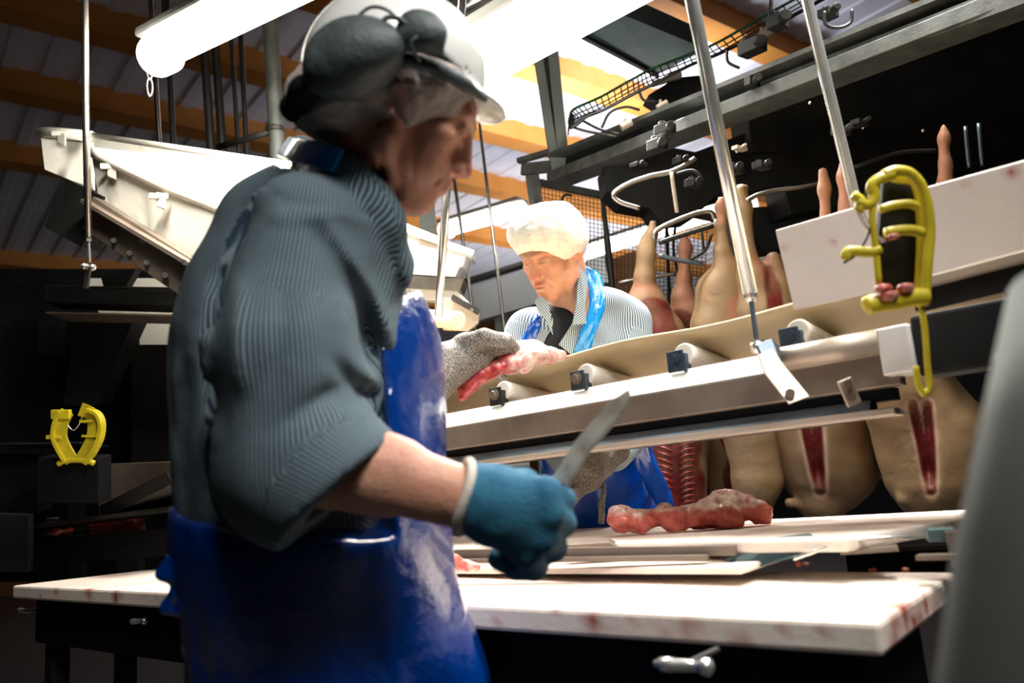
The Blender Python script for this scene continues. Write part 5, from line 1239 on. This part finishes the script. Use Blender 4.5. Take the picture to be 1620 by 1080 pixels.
meat('large pink cut of meat with fat, on the far white board', 1.80, [(986, 820, 20, 0), (1012, 824, 20, .01), (1040, 818, 17, .01), (1065, 824, 18, -.01), (1090, 818, 18, 0), (1115, 812, 26, 0), (1145, 806, 26, .02), (1172, 800, 20, .02), (1192, 812, 20, .01), (1208, 812, 12, .01), (1150, 820, 22, -.02), (1050, 810, 12, .03)], .05, cut=1.012, seed=2, amp=.011, fatz=P(1090, 808, 1.8)[2], h=.0036)
meat('red and white meat held in the mesh glove above the belt', 1.80, [(731, 630, 5, -.08), (736, 617, 9, -.08), (746, 604, 12, -.08), (762, 593, 14, -.08), (782, 584, 15, -.07), (804, 576, 16, -.05), (826, 568, 18, -.02), (848, 562, 19, .0), (868, 562, 16, .02), (882, 564, 10, .03), (846, 552, 15, .02), (820, 556, 16, .01)], .05, 'meat_dark', seed=6, fatx=815, h=.0035)
o = meat('pink meat scrap on the near board behind the apron', 1.50, [(700, 893, 12, 0), (718, 890, 13, .02), (738, 895, 10, .02), (752, 896, 7, .03)], .15, seed=9)
meat('small pink scrap at the back of the nearest board, below the knife tip', 1.60, [(972, 897, 5, 0), (980, 897, 5, 0)], .1, seed=10, h=.003, amp=.002)
for x, y, lab in ((1262, 893, 'left of the crumbs'), (1272, 891, 'second from the left'), (1378, 902, 'red crumb near the middle of the back edge'), (1430, 901, 'red crumb near the right board corner')):
    meat('tiny meat crumb behind the nearest board, '+lab, 1.38, [(x, y, 4, 0), (x+5, y, 3.5, 0)], -.4, seed=x % 7, h=.003, amp=.002, group='meat crumbs behind the board')
meat('dark red meat strip behind the blue glove on the far board', 1.95, [(672, 850, 7, 0), (690, 848, 7, 0), (704, 849, 6, .0)], -.5, 'meat_dark', seed=12)
meat('blurred red meat lying in the dark machine tray, lower left', 2.75, [(92, 842, 8, 0), (108, 840, 7, 0)], -.4, 'meat_dark', seed=13)
b = MB(); b.ext([P(138, 828, 2.8), P(215, 818, 2.8), P(222, 846, 2.8), P(140, 856, 2.8)], cF*.06); o = b.build('meat_block', 'meat', None, bevel=.01); tag(o, 'pale pink meat block in the dark tray left of the near worker', 'meat')

# ------------------------------------------------------------ overhead line: girders, trolleys, loops, cable tray
t = thing('overhead_rail', 'dark overhead steel girder carrying the carcass line', 'machine', P(1200, 160, 2.8))
def g(b, name, m='girder', **k): return b.build(name, m, t, **k)
b = MB(); b.beam(P(882, 250, 3.5), P(1660, -60, 2.0), .11, .016); g(b, 'upper_flange')
b = MB(); b.beam(P(882, 284, 3.5), P(1660, -14, 2.0), .12, .045); g(b, 'lower_flange', bevel=.003)
b = MB(); b.beam(P(882, 266, 3.52), P(1660, -36, 2.02), .012, .12); g(b, 'web', 'machine')
b = MB(); b.beam(P(1050, 205, 3.1), P(1660, -25, 1.95), .03, .06); g(b, 'side_rail')
b = MB(); b.beam(P(1050, 195, 3.2), P(1420, 40, 2.4), .09, .02); g(b, 'side_flange', 'girder')
for x0, y0, x1, y1, w in ((848, 70, 882, 288, .035), (872, 60, 894, 284, .045)):
    b = MB(); b.beam(toz(P(x0, y0, 3.5), P(x1, y1, 3.5), 5.1), P(x1, y1, 3.5), w, .06, up=cF); g(b, 'column_flange', 'post_green')
b = MB(); b.beam(P(862, 60, 3.54), P(888, 286, 3.54), .05, .01, up=cF); g(b, 'column_web', 'girder')
b = MB(); b.beam(P(820, 255, 3.6), P(884, 236, 3.5), .03, .02); b.beam(P(826, 268, 3.6), P(884, 262, 3.5), .02, .05); g(b, 'cross_tie', 'girder')
b = MB(); b.beam(P(846, 275, 3.6), P(852, 320, 3.6), .035, .03, up=cF); g(b, 'tie_post', 'girder')
for pts in ([(955, 262), (1000, 250), (1060, 232), (1100, 240), (1180, 210), (1180, 300), (1130, 312), (1098, 345), (1045, 352), (1030, 330), (985, 322), (960, 300)],
            [(1180, 160), (1700, -80), (1700, 300), (1300, 330), (1250, 340), (1230, 240), (1190, 240)], [(1140, 250), (1232, 240), (1244, 290), (1180, 306), (1150, 300)]):  # second outline: black body added to stand in for the dark background
    b = MB(); b.ext([P(x, y, 3.25) for x, y in pts], cF*.25); g(b, 'housing', 'machine', bevel=.004)
b = MB(); b.ext([P(1150, 330, 3.6), P(1700, 300, 3.2), P(1700, 470, 3.2), P(1240, 430, 3.6), P(1160, 400, 3.6)], cF*.1); g(b, 'rear_dark_mass', 'machine')  # black body added as darkness behind the carcass tops
b = MB(); b.beam(P(1180, 430, 3.5), P(1240, 420, 3.4), .1, .08); g(b, 'rear_box', 'wall_white')
for x, y, w, h_, m in ((1040, 230, 26, 24, 'girder'), (1052, 205, 28, 22, 'steel_dark'), (1010, 262, 18, 10, 'machine'), (1078, 255, 20, 16, 'machine'), (1190, 75, 40, 30, 'machine'), (1230, 35, 26, 30, 'machine'), (1310, 22, 22, 20, 'machine'), (1170, 235, 12, 8, 'steel_pale'), (1205, 262, 20, 16, 'machine'), (1160, 268, 24, 20, 'machine'), (1098, 290, 22, 18, 'machine'), (1330, 208, 20, 18, 'steel_dark'), (1360, 195, 16, 12, 'machine'), (1190, 130, 12, 20, 'girder')):
    dd = 2.9-(x-1000)*.0014; gd_ = nrm(P(1400, 85, 2.4)-P(1000, 240, 3.3)); b = MB(); c_ = P(x, y, dd); b.beam(c_-gd_*R_(w*.5, dd), c_+gd_*R_(w*.5, dd), .05, R_(h_*.7, dd)); b.cyl(c_-gd_*R_(w*.2, dd)+A([0, 0, .01]), c_-gd_*R_(w*.2, dd)+A([0, 0, R_(h_*.7, dd)]), R_(w*.18, dd), n=12); b.cyl(c_+gd_*R_(w*.25, dd)-cF*.05, c_+gd_*R_(w*.25, dd)+cF*.05, R_(h_*.3, dd), n=14); g(b, 'trolley', 'steel_dark' if m in ('girder', 'steel_dark') else m, bevel=.003)
b = MB(); b.ext([P(1025, 150, 3.2), P(1070, 122, 3.2), P(1108, 118, 3.2), P(1125, 160, 3.2), P(1060, 172, 3.2)], cF*.15); g(b, 'motor_cover', 'machine', bevel=.006)
b = MB()
for k in range(9): b.beam(P(1034+k*5.2, 137-k*1.6, 3.18), P(1034+k*5.2, 128-k*1.6, 3.18), .012, .02, up=cF)
g(b, 'cooling_fin', 'steel_pale')
for (x, y) in ((983, 202), (1040, 172), (1200, 58), (1207, 57)):
    b = MB(); b.cyl(P(x, y, 3.0), P(x+16, y-9, 3.0), .014, n=12); b.cyl(P(x+4, y-2, 3.0), P(x+5, y-14, 3.0), .006, n=8); g(b, 'valve', 'steel_pale')
def loop(pts, d, r, m='steel', nm='guide_loop', n=9):
    b = MB(); b.tube(spline([P(*(q if len(q) == 3 else (*q, d))) for q in pts], 6), r, n); g(b, nm, m, smooth=True)
loop([(1100, 250), (1082, 262), (1058, 273), (1032, 278), (1001, 288), (977, 301), (971, 311), (983, 321), (1012, 330)], 2.75, .0085)
loop([(1034, 378), (1040, 364), (1070, 349), (1107, 336), (1125, 336), (1131, 347)], 2.78, .009)
loop([(1042, 384), (1075, 373), (1128, 357)], 2.8, .009, 'steel_dark')
loop([(1042, 404), (1077, 412), (1112, 417)], 2.85, .008, 'steel_blue')
loop([(1126, 370), (1116, 395), (1092, 411)], 2.85, .006, 'cable')
loop([(1110, 366), (1114, 400)], 2.85, .005, 'cable')
loop([(1181, 318), (1199, 308), (1227, 301), (1262, 297), (1298, 290)], 2.72, .0075)
loop([(1062, 272), (1071, 336)], 2.74, .007, 'steel_pale', 'hanger_bar')
loop([(978, 447), (1078, 431)], 3.2, .008, 'steel', 'tie_bar')
loop([(1054, 345), (1060, 500)], 3.5, .008, 'machine', 'tie_bar'); loop([(1070, 350), (1066, 400), (1085, 480)], 3.5, .006, 'machine', 'tie_bar')
loop([(1100, 300), (1110, 285), (1096, 270), (1070, 275)], 2.9, .006, 'cable', 'hose')
loop([(1216, 40), (1220, 0)], 2.6, .006, 'cable', 'hose'); loop([(1304, 18), (1306, 38), (1325, 44), (1345, 36), (1348, 15)], 2.4, .005, 'cable', 'hose')
loop([(1150, 80), (1152, 98), (1170, 108)], 2.7, .005, 'cable', 'hose')
for x, y0, y1 in ((1527, 200, 265), (1548, 195, 262)): loop([(x, y0), (x+6, y1)], 2.4, .006, 'steel_blue', 'hanger_bar')
loop([(1350, 265), (1420, 242), (1480, 238)], 2.5, .006, 'steel_dark')
for (x, y) in ((1281, 163), (1460, 207), (1365, 202)): g(MB().sph(P(x, y, 2.4), .005, 8), 'bolt', 'steel_bright', smooth=True)
t = thing('cable_tray', 'curved wire cable tray with a green cable above the carcass line', 'cable tray', P(1000, 150, 3.0))
up_ = [(900, 196), (902, 184), (909, 172), (951, 153), (1001, 125), (1034, 108), (1090, 86), (1132, 69), (1201, 30), (1300, -25)]
lo_ = [(905, 202), (915, 196), (930, 184), (960, 172), (1005, 148), (1045, 128), (1100, 100), (1150, 80), (1220, 45), (1320, -10)]
U_ = spline([P(x, y, 3.15) for x, y in up_], 5); Lw = spline([P(x, y, 3.0) for x, y in lo_], 5)
b = MB(); b.tube(U_, .006, 6); b.build('green_cable', 'green_cable', t, smooth=True)
for off, r in ((0, .005), (.03, .003), (.05, .003)):
    b = MB(); b.tube([q-cU*off*.6+cF*off for q in U_], r, 6); b.build('tray_rail', 'steel_dark', t, smooth=True)
b = MB(); b.tube(Lw, .005, 6); b.build('tray_rail', 'steel_dark', t, smooth=True)
b = MB(); b.tube([q+cU*.02+cF*.08 for q in Lw], .007, 6); b.build('cable_bundle', 'cable', t, smooth=True)
for k in range(0, len(U_), 1):
    b = MB(); b.tube([U_[k], (U_[k]+Lw[k])/2-cU*.012, Lw[k]], .0028, 5); b.build('tray_rung', 'steel_dark', t, smooth=True)
b = MB(); b.tube(spline([P(903, 200, 3.05), P(930, 208, 3.05), P(975, 216, 3.0)], 4), .005, 6); b.tube(spline([P(920, 190, 3.1), P(950, 205, 3.05), P(980, 212, 3.0)], 4), .005, 6); b.build('tray_end', 'steel_dark', t, smooth=True)
b = MB(); b.tube(spline([P(952, 202, 3.0), P(965, 178, 3.0), P(990, 169, 3.0), P(1012, 174, 3.0)], 5), .005, 6); b.build('hose', 'cable', t, smooth=True)
b = MB(); b.tube(spline([P(1010, 140, 3.0), P(1018, 158, 3.0), P(1040, 161, 3.0)], 5), .005, 6); b.build('hose', 'cable', t, smooth=True)
